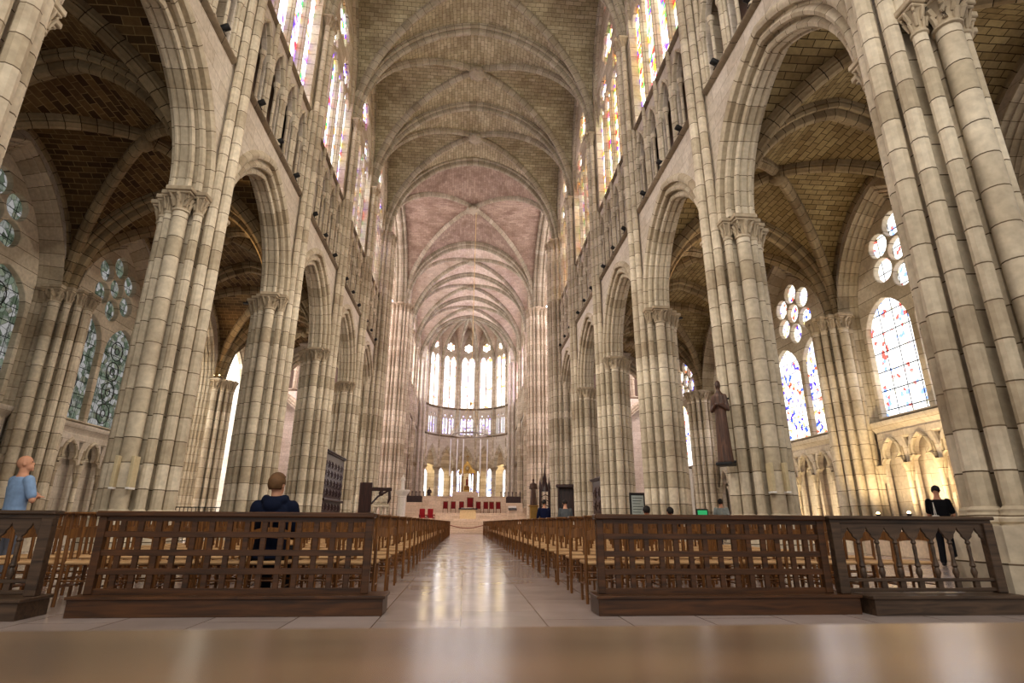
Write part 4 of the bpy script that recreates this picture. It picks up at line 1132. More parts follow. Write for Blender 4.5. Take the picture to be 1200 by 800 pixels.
    for s in (-1, 1): ey.ball((s * .03, .083, .012), .010, 8, 6, (1.3, .6, .8), HM)
    ey.build('eyes', M_IRON, t)
    if hairy:
        hb = MB()
        n = 30; m = 22; vs = []; fs = []
        for i in range(m + 1):
            for k in range(n):
                a = PI * i / m; b = 2 * PI * k / n
                wv = 1 + .03 * math.sin(5 * b + i * .5) + .05 * (rnd() - .5)
                vs.append(HM @ Vector((.083 * 1.06 * math.sin(a) * math.cos(b) * wv, -.012 + .108 * math.sin(a) * math.sin(b) * wv, .024 + .112 * math.cos(a))))
        for i in range(m):
            for k in range(n):
                b = 2 * PI * (k + .5) / n; a = PI * (i + .5) / m; z = math.cos(a); yy = math.sin(b) * math.sin(a)
                if (yy > .15 and z < .48) or z < -.70 + .12 * rnd() or (yy > -.15 and z < -.12): continue
                fs.append((i * n + k, i * n + (k + 1) % n, (i + 1) * n + (k + 1) % n, (i + 1) * n + k))
        me = mesh_of('hair', vs, fs, plain('hair colour', hair, .7, .3, var=.4)); hr = obj('hair', me, t)
        so = hr.modifiers.new('s', 'SOLIDIFY'); so.thickness = .014; so.offset = .2
    # clothes
    e = .016; mb = MB()
    bot = pz - .06 if sit else .86
    loft(mb, [((0, 0 if z < .9 else L(z + dz).y, z + dz if not (sit and z < .9) else bot), a + e + .006, b + e + .006) for z, a, b in [(.86, .165, .118), (.96, .16, .112)] + torso[1:5] + [(1.475, .10, .08)]])
    for i, s in enumerate((-1, 1)):
        if sleeves == 'long': capsule(mb, sh[i], el[i], .052 + e * 1.4, .04 + e * 1.3); capsule(mb, el[i], el[i].lerp(wr[i], .95), .04 + e * 1.3, .03 + e)
        else: capsule(mb, sh[i], sh[i].lerp(el[i], .75), .052 + e * 1.3, .05 + e)
    if hood:
        hcn = L(1.50 + dz)
        for k in range(9):
            a = PI + PI * k / 8
            mb.ball(hcn + Vector((.10 * math.cos(a), .085 * math.sin(a) - .01, .012 + .02 * math.sin(a * 1))), .052, 8, 6)
        mb.ball(hcn + Vector((0, -.10, -.05)), .085, 10, 8, (1.2, .7, .9))
    fuse(mb, 'jacket' if sleeves == 'long' else 'shirt', top, t, .012, 3)
    mb = MB(); loft(mb, [((0, 0, pz - .16), .125, .11), ((0, 0, pz - .06), .165, .12), ((0, 0, pz + .05), .16, .11)])
    for i in range(2): capsule(mb, hip[i], kn[i], .085 + e, .058 + e); capsule(mb, kn[i], kn[i].lerp(an[i], .96), .058 + e, .05 + e)
    fuse(mb, 'trousers', bottom, t, .014, 2)
    for i, s in enumerate((-1, 1)):
        mb = MB(); a = an[i]; capsule(mb, a + Vector((0, -.03, -.045)), a + Vector((s * .012, .17, -.052)), .042, .036); capsule(mb, a, a + Vector((0, .02, -.04)), .046, .046)
        fuse(mb, 'shoe', M_IRON, t, .012, 1)
    return t
cl = lambda n, c: plain(n, c, .85, .15, var=.18)
blue = person((-6.55, 9.1, 0), -.5, 'bald person standing in a light blue shirt with arms crossed, looking up, left edge', cl('light blue cotton', (138, 168, 208)), cl('grey trousers', (92, 94, 104)), (0, 0, 0), head_yaw=-.6, head_pitch=.25, arms='crossed', hairy=False, H=1.02, sleeves='short')
bag = empty('waist_bag', (-6.63, 8.88, 0), -.5, 'black waist bag worn at the back of the person in light blue', 'bag')
MB().box(-.11, .11, -.07, .0, .96, 1.09, bev=.02).build('pouch', M_IRON, bag); MB().box(-.13, .13, -.01, .005, 1.02, 1.05, bev=.004).build('strap', M_IRON, bag)
person((-2.29, 7.30, 0), 0, 'person with short brown hair in a navy hooded jacket, seated behind the left rail', cl('navy nylon', (16, 24, 46)), cl('dark trousers', (28, 28, 34)), (110, 78, 48), pose='sit', head_yaw=-.3, arms='lap', hood=True, H=1.10)
pb = person((11.15, 12.9, 0), -.9, 'dark-haired person in a black t-shirt standing with bowed head in the right aisle', cl('black cotton', (14, 15, 20)), cl('black trousers', (24, 24, 30)), (20, 16, 16), head_pitch=-.6, arms='front', sleeves='short', lean=.12)
sb = empty('shoulder_bag', (10.90, 12.74, 0), -.9, 'white cloth bag hanging at the side of the person in black', 'bag')
MB().box(-.05, .05, -.14, .14, .82, 1.12, bev=.02).build('pouch', M_PANEL, sb); MB().tube([(0, -.1, 1.1), (0, -.02, 1.4), (0, .1, 1.1)], .008, 5).build('strap', M_PANEL, sb)
person((3.12, 22.66, 0), .1, 'dark-haired person in a navy top standing far down the right chair rows', cl('navy top', (18, 26, 58)), cl('dark trousers 2', (26, 26, 30)), (26, 20, 18), arms='front', head_pitch=-.3, H=.98)
person((3.42, 19.48, 0), 0, 'person in a grey jumper standing hunched among the right chair rows', cl('grey wool', (84, 88, 92)), cl('jeans', (40, 46, 60)), (40, 32, 28), arms='front', head_pitch=-.45, lean=.25, H=.92)
person((4.68, 14.72, 0), 0, 'person in a red top seated among the right chair rows', cl('red cotton', (200, 56, 44)), cl('dark trousers 3', (30, 28, 30)), (24, 18, 16), pose='sit', arms='lap')
person((5.68, 15.78, 0), .1, 'dark-haired person in dark clothes seated just right of the one in red', cl('dark cotton', (34, 34, 42)), cl('dark trousers 4', (26, 26, 28)), (20, 16, 14), pose='sit', arms='lap')
person((9.2, 20.3, 0), -.5, 'person in a pale patterned shirt standing in the right aisle behind the piers', cl('pale patterned cotton', (150, 160, 160)), cl('dark jeans', (40, 44, 58)), (30, 24, 20), arms='side', sleeves='short', H=.98)

# ------------------------------------------------------------------ furnishings along the nave
def panelled(name, label, cat, loc, rz, w, h, d, cols, rows, mat, corn=.14):
    t = empty(name, loc, rz, label, cat)
    MB().box(-w / 2, w / 2, -d / 2, d / 2, 0, h).build('body', mat, t)
    MB().box(-w / 2 - .06, w / 2 + .06, -d / 2 - .08, d / 2 + .08, h, h + corn * .5, bev=.02).box(-w / 2 - .12, w / 2 + .12, -d / 2 - .14, d / 2 + .14, h + corn * .5, h + corn, bev=.02).build('cornice', mat, t)
    pw = w / cols; base = .5; ph = (h - base - .5) / rows
    pm = MB().box(-pw * .4, pw * .4, -.03, .0, -ph * .4, ph * .4, bev=.02).box(-pw * .25, pw * .25, -.06, -.02, -ph * .27, ph * .27, bev=.02).ball((0, -.06, 0), min(pw, ph) * .07, 8, 6).mesh('carved_panel', mat)
    for i in range(cols):
        for j in range(rows): obj('carved_panel', pm, t, (-w / 2 + pw * (i + .5), -d / 2, base + ph * (j + .5) + (.25 if j >= rows // 2 else 0)))
    MB().box(-w / 2 - .05, w / 2 + .05, -d / 2 - .14, -d / 2, base + ph * (rows // 2) + .04, base + ph * (rows // 2) + .16, bev=.02).build('ledge', mat, t)
    MB().box(-w / 2 - .05, w / 2 + .05, -d / 2 - .08, -d / 2, 0, .35, bev=.02).build('skirting', mat, t)
    return t
panelled('panelled_screen', 'tall dark carved wooden panelled screen between the left nave piers', 'screen', (-6.75, 29.3, 0), PI / 2, 4.2, 4.0, .45, 6, 7, plain('carved plum brown wood', (46, 26, 30), .35, .4))
panelled('wooden_cabinet', 'dark wooden cabinet with a cornice between the right nave piers', 'cabinet', (7.0, 28.6, 0), -PI / 2, 2.6, 2.95, .6, 3, 3, M_DARKWOOD)
# canopied stall and stone console, left
t = empty('canopied_stall', (-5.75, 34.4, 0), 0, 'dark wooden stall with a tall back and projecting carved canopy, left of the nave', 'stall')
MB().box(-.36, .36, -.08, .08, 0, 3.1, bev=.02).build('back', M_DARKWOOD, t)
MB().box(.3, 1.5, -.1, .1, 2.62, 2.82, bev=.03).tube([(.36, 0, 1.9), (.7, 0, 2.3), (1.3, 0, 2.65)], .06, 6).tube([(1.35, 0, 2.7), (1.4, 0, 2.2), (1.3, 0, 1.9)], [.08, .1, .03], 6).ball((.9, 0, 2.5), .16, 8, 6).build('canopy', M_DARKWOOD, t)
MB().box(-1.0, .4, -.5, -.1, 0, 1.1, bev=.03).add([(-1.0, -.5, 1.1), (.4, -.5, 1.1), (.4, -.1, 1.1), (-1.0, -.1, 1.1), (.35, -.45, 1.45), (.35, -.15, 1.45)], [(0, 1, 4), (3, 5, 2), (0, 4, 5, 3), (1, 2, 5, 4)]).build('desk', M_DARKWOOD, t)
t = empty('stone_console', (-5.05, 36.3, 0), 0, 'grey stone console table with carved reliefs on short columns, left of the nave', 'console')
MB().box(-.5, .5, -.25, .25, 1.75, 1.9, bev=.03).build('slab', M_SHAFT, t)
for x in (-.38, 0, .38): obj('column', cached('cc', lambda: MB().lathe([(.12, 0), (.12, .1), (.07, .2), (.07, 1.5), (.12, 1.65), (.13, 1.75)], n=10).mesh('column', M_SHAFT)), t, (x, 0, 0))
rl = MB().box(-.42, .42, -.08, .08, 1.9, 2.75, bev=.03)
for k in range(9): rl.ball((-.3 + .3 * (k % 3), -.1, 2.05 + .25 * (k // 3)), .1, 8, 6, (1, .6, 1.2))
rl.build('relief', M_SHAFT, t)

def statue(name, label, loc, rz, h, mat, ped=None, pedmat=None, pedh=0, arms='fold'):
    """draped standing figure"""
    t = empty(name, loc, rz, label, 'statue')
    s = h / 1.75; mb = MB()
    loft(mb, [((0, 0, z * s), a * s, b * s) for z, a, b in [(0, .24, .20), (.15, .22, .18), (.6, .19, .15), (1.0, .17, .13), (1.25, .20, .13), (1.40, .20, .12), (1.48, .09, .08), (1.53, .055, .06), (1.6, .055, .06)]])
    for k in range(9):
        a = 2 * PI * k / 9; mb.tube([(.2 * math.cos(a) * s, .17 * math.sin(a) * s, .02), (.15 * math.cos(a) * s, .12 * math.sin(a) * s, .95 * s)], [.035 * s, .02 * s], 6)
    mb.ball((0, 0, 1.64 * s), .1 * s, 12, 8, (.8, .95, 1.1)); mb.ball((0, .09 * s, 1.62 * s), .02 * s, 6, 4)
    for q in (-1, 1):
        e_ = Vector((q * .25, .02, 1.1)) * s; w_ = Vector((q * .05 if arms == 'fold' else q * .2, .2, 1.2 if arms == 'fold' else 1.0)) * s
        capsule(mb, Vector((q * .18, 0, 1.38)) * s, e_, .06 * s, .055 * s); capsule(mb, e_, w_, .055 * s, .035 * s); mb.ball(w_, .04 * s, 8, 6)
    o = fuse(mb, 'figure', mat, t, .02 * max(.6, s), 1); o.location.z = pedh
    if ped == 'column':
        MB().lathe([(.42, 0), (.42, .12), (.32, .2), (.26, .3), (.27, pedh - .5), (.31, pedh - .45), (.29, pedh - .4), (.46, pedh - .14), (.50, pedh - .08), (.50, pedh)], n=20).build('pedestal', pedmat, t)
    elif ped == 'box':
        MB().box(-.25, .25, -.25, .25, 0, pedh - .1, bev=.02).box(-.32, .32, -.32, .32, pedh - .1, pedh, bev=.02).build('pedestal', pedmat, t)
    return t
statue('marble_statue', 'white marble statue on a tall white column pedestal at the left crossing pier', (-4.15, 39.2, 0), PI, 1.0, M_WHITE, 'column', M_WHITE, 2.95)
statue('gilt_statue', 'brown statue on a gilded pedestal at the right crossing pier', (4.55, 38.2, 0), PI, 1.7, M_CARVED, 'box', M_BRASS, 2.0)
# carved wooden figure fixed to the right pier
t = statue('wooden_statue', 'dark brown carved statue of a robed figure fixed to the foremost standing right pier', (6.0, 12.72, 2.25), PI * .75, 1.95, M_CARVED); t.scale = (.7, .75, 1)
MB().tube([(0, .0, .02), (0.0, -.12, .02), (-.28, -.16, .02)], .03, 6).tube([(0, -.05, 1.45), (0, -.14, 1.5), (-.28, -.16, 1.5)], .025, 6).box(-.26, .26, -.24, .24, -.08, 0, bev=.02).build('bracket', M_IRON, t)
# pinnacled dark wood spires and stall on the right
t = empty('carved_spire', (4.95, 35.6, 0), 0, 'tall black carved wooden pinnacle with openwork, right of the nave before the crossing', 'woodwork')
mb = MB().box(-.32, .32, -.3, .3, 0, 1.3, bev=.03)
for x in (-.28, .28):
    for y in (-.26, .26): mb.tube([(x, y, 1.3), (x, y, 2.9)], .05, 6); mb.lathe([(.08, 2.9), (.05, 3.1), (.005, 3.6)], (x, y), 6)
mb.build('body', M_DARKWOOD, t)
MB().lathe([(.30, 2.75), (.26, 2.9), (.12, 3.4), (.14, 3.45), (.05, 3.9), (.01, 4.5)], n=8).build('spire', M_DARKWOOD, t)
mb = MB()
for k in range(4): mb.tube([(-.28, -.28, 1.5 + .3 * k), (0, -.3, 1.65 + .3 * k), (.28, -.28, 1.5 + .3 * k)], .03, 6)
mb.build('openwork', M_DARKWOOD, t)
t = empty('church_stall', (6.75, 36.0, 0), -.2, 'black carved wooden stall with a high back between the last right piers', 'stall')
MB().box(-.9, .9, .1, .25, 0, 3.0, bev=.02).build('back', M_DARKWOOD, t); MB().box(-1.0, 1.0, -.5, .3, 3.0, 3.2, bev=.04).build('canopy', M_DARKWOOD, t)
MB().box(-.9, .9, -.4, .1, .45, .52, bev=.01).box(-.9, -.8, -.4, .1, 0, 3.0, bev=.01).box(.8, .9, -.4, .1, 0, 3.0, bev=.01).build('seat', M_DARKWOOD, t)
# notice board, banner, screen
t = empty('notice_board', (6.35, 21.0, 0), .15, 'black framed notice board with white printed sheets on a stand, between right piers', 'board')
MB().box(-.30, .30, -.03, .03, .75, 1.98, bev=.01).build('frame', M_IRON, t); MB().box(-.24, .24, -.04, -.03, .85, 1.88).build('sheet', plain('printed sheets', (170, 182, 180), .6), t)
for s in (-1, 1): obj('leg', cached('nbl', lambda: MB().tube([(0, 0, .75), (0, 0, .03)], .02, 6).box(-.03, .03, -.25, .25, 0, .03).mesh('leg', M_IRON)), t, (s * .25, 0, 0))
mb = MB()
for k in range(9): mb.box(-.2, .2 - .1 * (k % 3) * .5, -.045, -.04, 1.78 - k * .1, 1.8 - k * .1)
mb.build('print_lines', M_IRON, t)
t = empty('white_banner', (9.0, 23.2, 0), 0, 'tall plain white banner standing in the right aisle behind a pier', 'banner')
MB().box(-.42, .42, -.01, .01, .9, 3.1).build('cloth', M_PANEL, t); MB().tube([(-.44, 0, 3.1), (.44, 0, 3.1)], .02, 6).tube([(0, .03, 0), (0, .03, 3.1)], .02, 6).box(-.3, .3, -.15, .15, 0, .04).build('stand', M_IRON, t)
t = empty('information_kiosk', (8.35, 20.2, 0), 0, 'dark wooden kiosk with a small green lit screen in the right aisle', 'kiosk')
MB().box(-.35, .35, -.2, .2, 0, 1.1, bev=.02).build('cabinet', M_DARKWOOD, t)
MB().box(-.22, .22, -.25, -.19, 1.12, 1.4, bev=.01).build('screen_frame', M_IRON, t); MB().box(-.17, .17, -.26, -.25, 1.17, 1.35).build('screen', glow('green screen light', (50, 150, 90), .8), t)
# railing in the left aisle
t = empty('iron_railing', (-11.4, 25.2, 0), 0, 'black iron railing across the left aisle behind the nearest left pier', 'railing')
mb = MB()
mb.box(-1.5, 1.5, -.02, .02, 1.42, 1.46).box(-1.5, 1.5, -.02, .02, 1.22, 1.25).box(-1.5, 1.5, -.02, .02, .12, .15); mb.build('rails', M_IRON, t)
bm_ = MB().tube([(0, 0, 0), (0, 0, 1.44)], .014, 6).mesh('bar', M_IRON)
for k in range(19): obj('bar', bm_, t, (-1.44 + .16 * k, 0, 0))
# pale lit bench along the right aisle wall
t = empty('stone_counter', (13.1, 15.9, 0), 0, 'low pale counter along the right aisle wall glowing in warm light', 'counter')
MB().box(-.25, .25, -1.7, 2.2, 0, 1.0, bev=.02).build('body', M_PALE, t); MB().box(-.3, .3, -1.75, 2.25, 1.0, 1.07, bev=.01).build('top', M_BRASS, t)
# wooden strips on the piers
for (x, y, z, lab) in ((-6.75, 12.2, 1.5, 'pale wooden strip on the nearest left pier, right of the two'), (-7.06, 12.18, 1.5, 'pale wooden strip on the nearest left pier, left of the two'), (6.79, 12.2, 1.55, 'pale wooden strip on the nearest right pier, left of the two'), (7.11, 12.18, 1.55, 'pale wooden strip on the nearest right pier, right of the two')):
    t = empty('cable_cover', (x, y, z), 0, lab, 'cover'); MB().box(-.035, .035, -.02, .2, .04, .66, bev=.01).build('strip', plain('pale painted wood', (200, 184, 148), .6), t)
    MB().box(-.04, .04, -.025, .2, 0, .04, bev=.005).build('end_cap', M_PANEL, t)

# ------------------------------------------------------------------ sanctuary
def armchair(x, y, z, label, big=False):
    s = 1.35 if big else 1
    t = empty('red_chair', (x, y, z), 0, label, 'chair', 'red chairs behind the altar'); t.scale = (s, s, s)
    MB().box(-.2, .2, .02, .06, .5, 1.08, bev=.02).build('backrest', M_RED, t); MB().box(-.2, .2, -.38, .02, .42, .5, bev=.02).build('seat', M_RED, t)
    MB().box(-.24, -.2, .0, .08, 0, 1.12, bev=.01).box(.2, .24, .0, .08, 0, 1.12, bev=.01).box(-.2, .2, .0, .08, 1.06, 1.12, bev=.01).build('frame', M_CHAIR, t)
    lg_ = cached('rcl', lambda: MB().box(-.02, .02, -.02, .02, 0, .66, bev=.004).mesh('leg', M_CHAIR))
    for s_ in (-1, 1): obj('leg', lg_, t, (s_ * .22, -.36, 0))
    ar = cached('rca', lambda: MB().box(-.025, .025, -.38, .04, .66, .70, bev=.008).mesh('armrest', M_CHAIR))
    for s_ in (-1, 1): obj('armrest', ar, t, (s_ * .22, 0, 0))
for i, (px, lab) in enumerate(((523, 'first from the left'), (531.7, 'second from the left'), (541, 'third from the left'), (550.7, 'the large throne in the middle'), (560, 'first right of the throne'), (568.5, 'second right of the throne'), (575, 'third right of the throne'), (582.6, 'last on the right'))):
    armchair((px - 544) * .0868, 57.5, 1.75, 'red upholstered chair in the row behind the altar, ' + lab, i == 3)
t = empty('altar', (.35, 52.8, 1.19), 0, 'pale stone altar with a dark top and white cloth at the top of the steps', 'altar')
MB().box(-.72, .72, -.4, .4, 0, .82, bev=.02).build('block', plain('honey stone', (226, 200, 150), .5), t); MB().box(-.85, .85, -.5, .5, .82, .92, bev=.01).build('slab', M_IRON, t); MB().box(-.6, .3, -.52, .3, .925, .95, bev=.008).build('cloth', M_WHITE, t)
t = empty('lectern', (4.15, 50.4, .85), 0, 'pale stone lectern with a white open book, right of the altar steps', 'lectern')
MB().box(-.38, .38, -.2, .2, 0, 1.15, bev=.03).build('pedestal', M_PALE, t); MB().box(-.36, .36, -.2, .25, 1.2, 1.24, Matrix.Rotation(.35, 4, 'X')).build('desk', M_IRON, t); MB().box(-.34, .34, -.22, .2, 1.25, 1.42, bev=.02).build('book', M_WHITE, t)
for i, (x, y) in enumerate(((-3.5, 50.2), (-2.8, 50.0))):
    t = empty('red_armchair', (x, y, .85), .3, 'bright red armchair left of the altar steps, the %s one' % ('left' if i == 0 else 'right'), 'chair')
    RB_ = plain('bright red cloth', (150, 22, 30), .8)
    MB().box(-.24, .24, .1, .2, .4, 1.15, bev=.04).build('backrest', RB_, t); MB().box(-.24, .24, -.35, .1, .38, .48, bev=.03).build('seat', RB_, t)
    for q in (-1, 1): obj('armrest', cached('raa', lambda: MB().box(-.03, .03, -.35, .15, .6, .68, bev=.01).mesh('armrest', RB_)), t, (q * .26, 0, 0)); obj('leg', cached('ral', lambda: MB().box(-.02, .02, -.33, -.29, 0, .6).box(-.02, .02, .12, .16, 0, .6).mesh('leg', M_DARKWOOD)), t, (q * .26, 0, 0))
for sx, sd in ((-1, 'left'), (1, 'right')):
    t = empty('choir_stall', (sx * 4.8, 60.6, 2.35), 0, 'dark wooden choir stall with a carved top above the screen wall, %s side' % sd, 'stall')
    mb = MB().box(-1.1, 1.1, -.2, .2, 0, 1.15, bev=.03)
    mb.build('bench', M_DARKWOOD, t)
    mb = MB()
    for k in range(6): mb.tube([(-1.0 + .4 * k, 0, 1.1), (-1.0 + .4 * k, 0, 1.5)], .05, 6); mb.ball((-1.0 + .4 * k, 0, 1.55), .08, 6, 5)
    mb.build('finials', M_DARKWOOD, t)
statue('dark_statue', 'small dark statue standing above the screen wall, left side', (-3.6, 59.8, 2.35), PI, 1.5, M_DARKWOOD, 'box', M_DARKWOOD, .5)
# rope
t = empty('rope_barrier', (.15, 47.2, 0), 0, 'dark red rope barrier hanging across the end of the aisle', 'barrier')
mb = MB(); mb.tube([(-1.35 + 2.9 * k / 12, 0, .72 - .25 * math.sin(PI * k / 12)) for k in range(13)], .03, 6); mb.build('rope', M_RED, t)
for x in (-1.35, 1.55): obj('post', cached('rp', lambda: MB().lathe([(.15, 0), (.15, .03), (.025, .06), (.025, .78), (.05, .8), (.04, .86), (.01, .9)], n=10).mesh('post', M_BRASS)), t, (x, 0, 0))
# gilded high altar
t = empty('gilded_altarpiece', (.25, 71.0, 2.35), 0, 'tall gilded high altar with columns, rays and a red figure under the centre arch', 'altar')
t.scale = (.68, 1, .95); MB().box(-1.7, 1.7, -.6, .6, 0, 1.9, bev=.05).build('table', M_BRASS, t)
gc = MB().lathe([(.16, 1.9), (.16, 2.05), (.11, 2.15), (.11, 4.2), (.17, 4.4), (.17, 4.5)], n=10).mesh('column', M_BRASS)
for x in (-1.3, -.75, .75, 1.3): obj('column', gc, t, (x, -.2, 0))
obj('gable', plate('gable', [(-1.6, 4.5), (1.6, 4.5), (1.6, 4.8), (.9, 5.2), (0, 6.2), (-.9, 5.2), (-1.6, 4.8)], [circle(0, 5.15, .3, 12)], .4, M_BRASS, .04), t, mat4=frame((0, 0, 0), (1, 0, 0), (0, -1, 0)))
mb = MB()
for k in range(16): a = 2 * PI * k / 16; mb.tube([(.2 * math.cos(a), -.3, 5.15 + .2 * math.sin(a)), ((.9 if k % 2 else .65) * math.cos(a), -.3, 5.15 + (.9 if k % 2 else .65) * math.sin(a))], [.05, .01], 5)
mb.build('rays', M_BRASS, t)
MB().box(-.55, .55, -.25, .25, 1.9, 2.5, bev=.05).add([(-.55, -.25, 2.5), (.55, -.25, 2.5), (.55, .25, 2.5), (-.55, .25, 2.5), (-.5, 0, 2.95), (.5, 0, 2.95)], [(0, 1, 5, 4), (2, 3, 4, 5), (1, 2, 5), (3, 0, 4)]).build('reliquary', M_BRASS, t)
mb = MB(); loft(mb, [((0, -.3, z), a, b) for z, a, b in [(3.0, .2, .16), (3.3, .17, .14), (3.7, .2, .13), (3.85, .08, .07)]]); mb.ball((0, -.3, 3.98), .1, 8, 6); mb.build('red_figure', M_RED, t)
mb = MB().tube([(0, 0, 6.1), (0, 0, 7.0)], .06, 6).tube([(-.3, 0, 6.7), (.3, 0, 6.7)], .06, 6); mb.build('cross', M_BRASS, t)
# tall white light poles
for i, px in enumerate((526.3, 534, 541, 561, 569)):
    X = (px - 544) * .096
    t = empty('light_pole', (X, 63.5, 2.35), 0, 'tall slender pole with a white upper tube before the high altar, %s of five' % ['leftmost', 'second', 'middle', 'fourth', 'rightmost'][i], 'pole', 'tall white poles before the high altar')
    MB().lathe([(.2, 0), (.2, .05), (.03, .1), (.03, 3.4)], n=8).build('pole', M_IRON, t); MB().lathe([(.06, 3.4), (.06, 7.4), (.02, 7.5)], n=8).build('tube', plain('white lacquer', (246, 246, 250), .4), t)
# hanging crown light
t = empty('ring_chandelier', (.3, 46.3, 7.75), 0, 'large silver ring chandelier with small candle lights hung on a long cord in the crossing', 'chandelier')
mb = MB(); R_ = 1.42
mb.tube([(R_ * math.cos(2 * PI * k / 40), R_ * math.sin(2 * PI * k / 40), 0) for k in range(41)], .06, 6)
mb.tube([(R_ * .98 * math.cos(2 * PI * k / 40), R_ * .98 * math.sin(2 * PI * k / 40), .32) for k in range(41)], .03, 6)
for k in range(24): a = 2 * PI * k / 24; mb.tube([(R_ * math.cos(a), R_ * math.sin(a), 0), (R_ * math.cos(a), R_ * math.sin(a), .32)], .02, 5)
mb.build('ring', M_SILVER, t)
cd = MB().lathe([(.05, 0), (.09, .12), (.05, .14), (.035, .5), (.005, .6)], n=8).mesh('candle_lamp', plain('ivory candle', (245, 240, 230), .4))
for k in range(16): a = 2 * PI * k / 16; obj('candle_lamp', cd, t, (R_ * 1.04 * math.cos(a), R_ * 1.04 * math.sin(a), .02))
mb = MB()
for k in range(4): a = 2 * PI * k / 4 + .4; mb.tube([(R_ * math.cos(a), R_ * math.sin(a), .3), (0, 0, 2.6)], .015, 5)
mb.tube([(0, 0, 2.6), (0, 0, 20.8)], .03, 6); mb.lathe([(.02, 2.45), (.12, 2.6), (.02, 2.8)], n=8); mb.build('cord', plain('gilt cord', (226, 196, 140), .5), t)

# ------------------------------------------------------------------ spotlights on the gallery sills
def spot_shape(parent):
    MB().lathe([(.07, -.14), (.09, -.12), (.09, .1), (.07, .13), (.03, .15)], n=10, M=Matrix.Rotation(PI / 2 + .5, 4, 'X')).build('lamp_housing', M_IRON, parent, (0, 0, .2)); MB().box(-.02, .02, -.02, .02, 0, .14).box(-.07, .07, -.05, .05, 0, .02).build('bracket', M_IRON, parent)
sp0 = empty('spotlight', (0, 0, 0)); spot_shape(sp0); first = True
for sx, side in ((-1, 'left'), (1, 'right')):
    for k in range(1, 6):
        for j, f_ in enumerate((.22, .5, .8)):
            s = sp0 if first else copy_tree(sp0); first = False
            s.location = (sx * 6.52, ([*PY, YW][k] + B * f_), SILL + .07); s.rotation_euler = (0, 0, sx * PI / 2)
            tag(s, 'small black spotlight on the %s gallery sill, %s in the %s bay' % (side, ['first', 'middle', 'last'][j], ordn[k - 1]), 'spotlight', 'spotlights on the gallery sills')
# the lit ones among them, aimed down across the nave
for sx in (-1, 1):
    for k, (yy, e_) in enumerate(((PY[1] + B * .5, 1500), (PY[2] + B * .5, 1500), (PY[3] + B * .5, 1500), (PY[4] + B * .5, 1300))):
        L_ = bpy.data.lights.new('gallery_spot_light', 'SPOT'); L_.energy = e_ * (1.15 if sx < 0 else 1); L_.color = (1, .90, .76); L_.spot_size = 1.35; L_.spot_blend = .9; L_.shadow_soft_size = .12
        o = bpy.data.objects.new('gallery_spot_light', L_); C.objects.link(o); o.location = (sx * 6.15, yy, SILL + .35)
        o.rotation_euler = (Vector((-sx * 7.2, yy + 3.2, 5)) - o.location).to_track_quat('-Z', 'Y').to_euler()
# lamps on capitals
def lamp(loc, label, power, col=(1, .62, .28), size=.05, to=(0, 0, 1), n=1, spot=1.6):
    t = empty('capital_lamp', loc, 0, label, 'lamp')
    mb = MB().box(-.16 * n, .16 * n, -.06, .06, 0, .05)
    for k in range(n): mb.lathe([(.05, .05), (.07, .16), (.05, .16)], (-.16 * (n - 1) + .32 * k, 0), 8)
    mb.build('housing', M_IRON, t)
    mb = MB()
    for k in range(n): mb.ball((-.16 * (n - 1) + .32 * k, 0, .17), .05, 8, 6)
    mb.build('bulb', glow('warm bulb', (255, 214, 150), 12), t)
    L_ = bpy.data.lights.new('lamp', 'SPOT'); L_.energy = power; L_.color = col; L_.spot_size = spot; L_.spot_blend = .6; L_.shadow_soft_size = size
    o = bpy.data.objects.new('lamp_light', L_); C.objects.link(o); o.parent = t; o.location = (0, 0, .3)
    o.rotation_euler = Vector(to).to_track_quat('-Z', 'Y').to_euler()
    return t
lamp((-8.15, 19.9, SPR), 'small uplight glowing on the aisle side capital of the second left pier', 260, to=(.1, .05, 1))
lamp((8.1, 19.9, SPR), 'small uplight glowing on the aisle side capital of the second right pier', 220, to=(-.1, .05, 1))
lamp((-14.4, 31.75, SPR + .0), 'row of four small lamps on the capital by the side chapel, left aisle', 300, to=(0, -.2, 1), n=4)
# floor wash lights in the right aisle
for i, y in enumerate((14.9, 16.3, 17.6)):
    lamp((13.12, y, 1.07), 'small warm lamp on the pale counter washing the right aisle wall, %s from the front' % ordn[i], 165, (1, .74, .40), to=(.5, 0, 1), spot=2.6)
lamp((12.6, 22.8, .02), 'small floor uplight by the second window of the right aisle', 260, (1, .78, .45), to=(.8, 0, 1), spot=2.2)

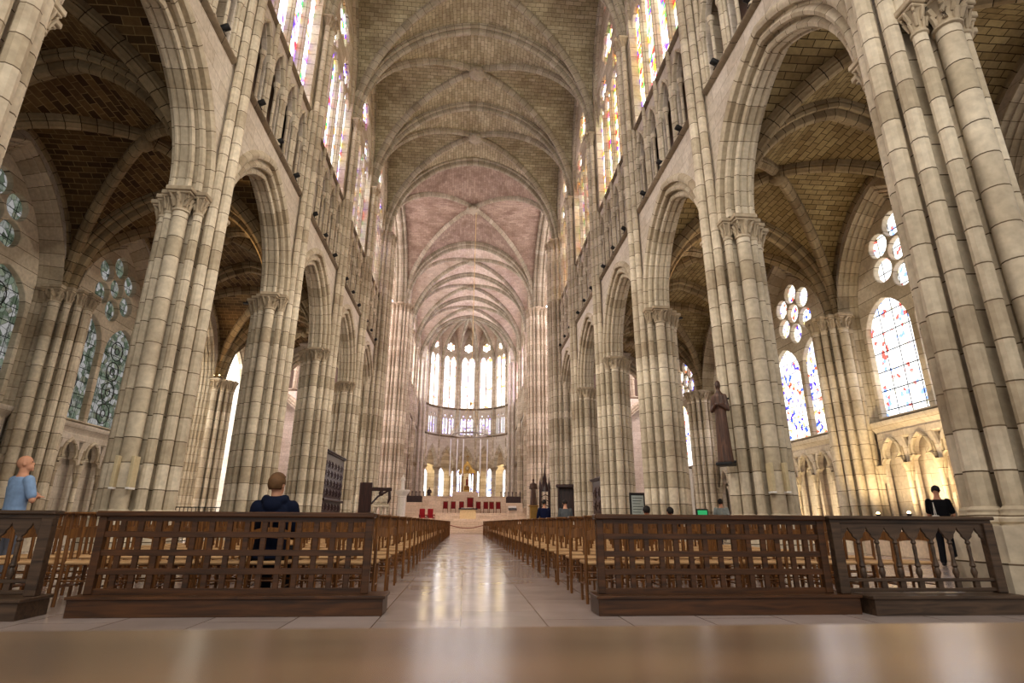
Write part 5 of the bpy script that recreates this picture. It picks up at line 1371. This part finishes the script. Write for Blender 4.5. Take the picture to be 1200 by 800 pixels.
# ------------------------------------------------------------------ added fill lights, chapel daylight, world
def area(name, loc, to, sx_, sy_, e, col=(1, 1, 1)):
    L_ = bpy.data.lights.new(name, 'AREA'); L_.shape = 'RECTANGLE'; L_.size = sx_; L_.size_y = sy_; L_.energy = e; L_.color = col
    o = bpy.data.objects.new(name, L_); C.objects.link(o); o.location = loc
    o.rotation_euler = (Vector(to) - Vector(loc)).to_track_quat('-Z', 'Y').to_euler(); return o
area('west_fill_light', (0, -6, 17), (0, 25, 10), 10, 12, 1500, (1, .92, .80))  # added warm front fill behind the camera; no west window is built
area('chapel_daylight', (-17.4, 32.5, 12.4), (-17.4, 32.5, 0), 5, 10, 3000, (.90, .97, 1))
area('walkway_fill_light', (0, 84.5, 9.5), (0, 80, 0), 14, 2, 450, (1, .78, .45))  # added warm area light for the gold tone behind the altar
w = bpy.data.worlds.new('World'); sc.world = w; w.use_nodes = True
w.node_tree.nodes['Background'].inputs[0].default_value = (1, .96, .9, 1); w.node_tree.nodes['Background'].inputs[1].default_value = .42

# ------------------------------------------------------------------ camera
ya, pi_, ro = .0802744681, .312874966, .00557960164
F = Vector((math.sin(ya) * math.cos(pi_), math.cos(ya) * math.cos(pi_), math.sin(pi_)))
Rr = Vector((math.cos(ya), -math.sin(ya), 0)); U = Rr.cross(F)
r2 = math.cos(ro) * Rr + math.sin(ro) * U; u2 = -math.sin(ro) * Rr + math.cos(ro) * U
cam = bpy.data.cameras.new('camera'); co = bpy.data.objects.new('camera', cam); C.objects.link(co)
Mx = Matrix.Identity(4)
for i in range(3): Mx[i][0] = r2[i]; Mx[i][1] = u2[i]; Mx[i][2] = -F[i]
Mx[2][3] = .9; co.matrix_world = Mx
cam.sensor_width = 36; cam.lens = 656.187463 / 1200 * 36; cam.clip_start = .05; cam.clip_end = 300
cam.dof.use_dof = True; cam.dof.focus_distance = 14; cam.dof.aperture_fstop = 5
sc.camera = co
sc.view_settings.view_transform = 'Standard'; sc.view_settings.look = 'None'; sc.view_settings.gamma = 1; sc.view_settings.exposure = .62
sc.view_settings.use_curve_mapping = False
sc.cycles.max_bounces = 8; sc.cycles.diffuse_bounces = 5
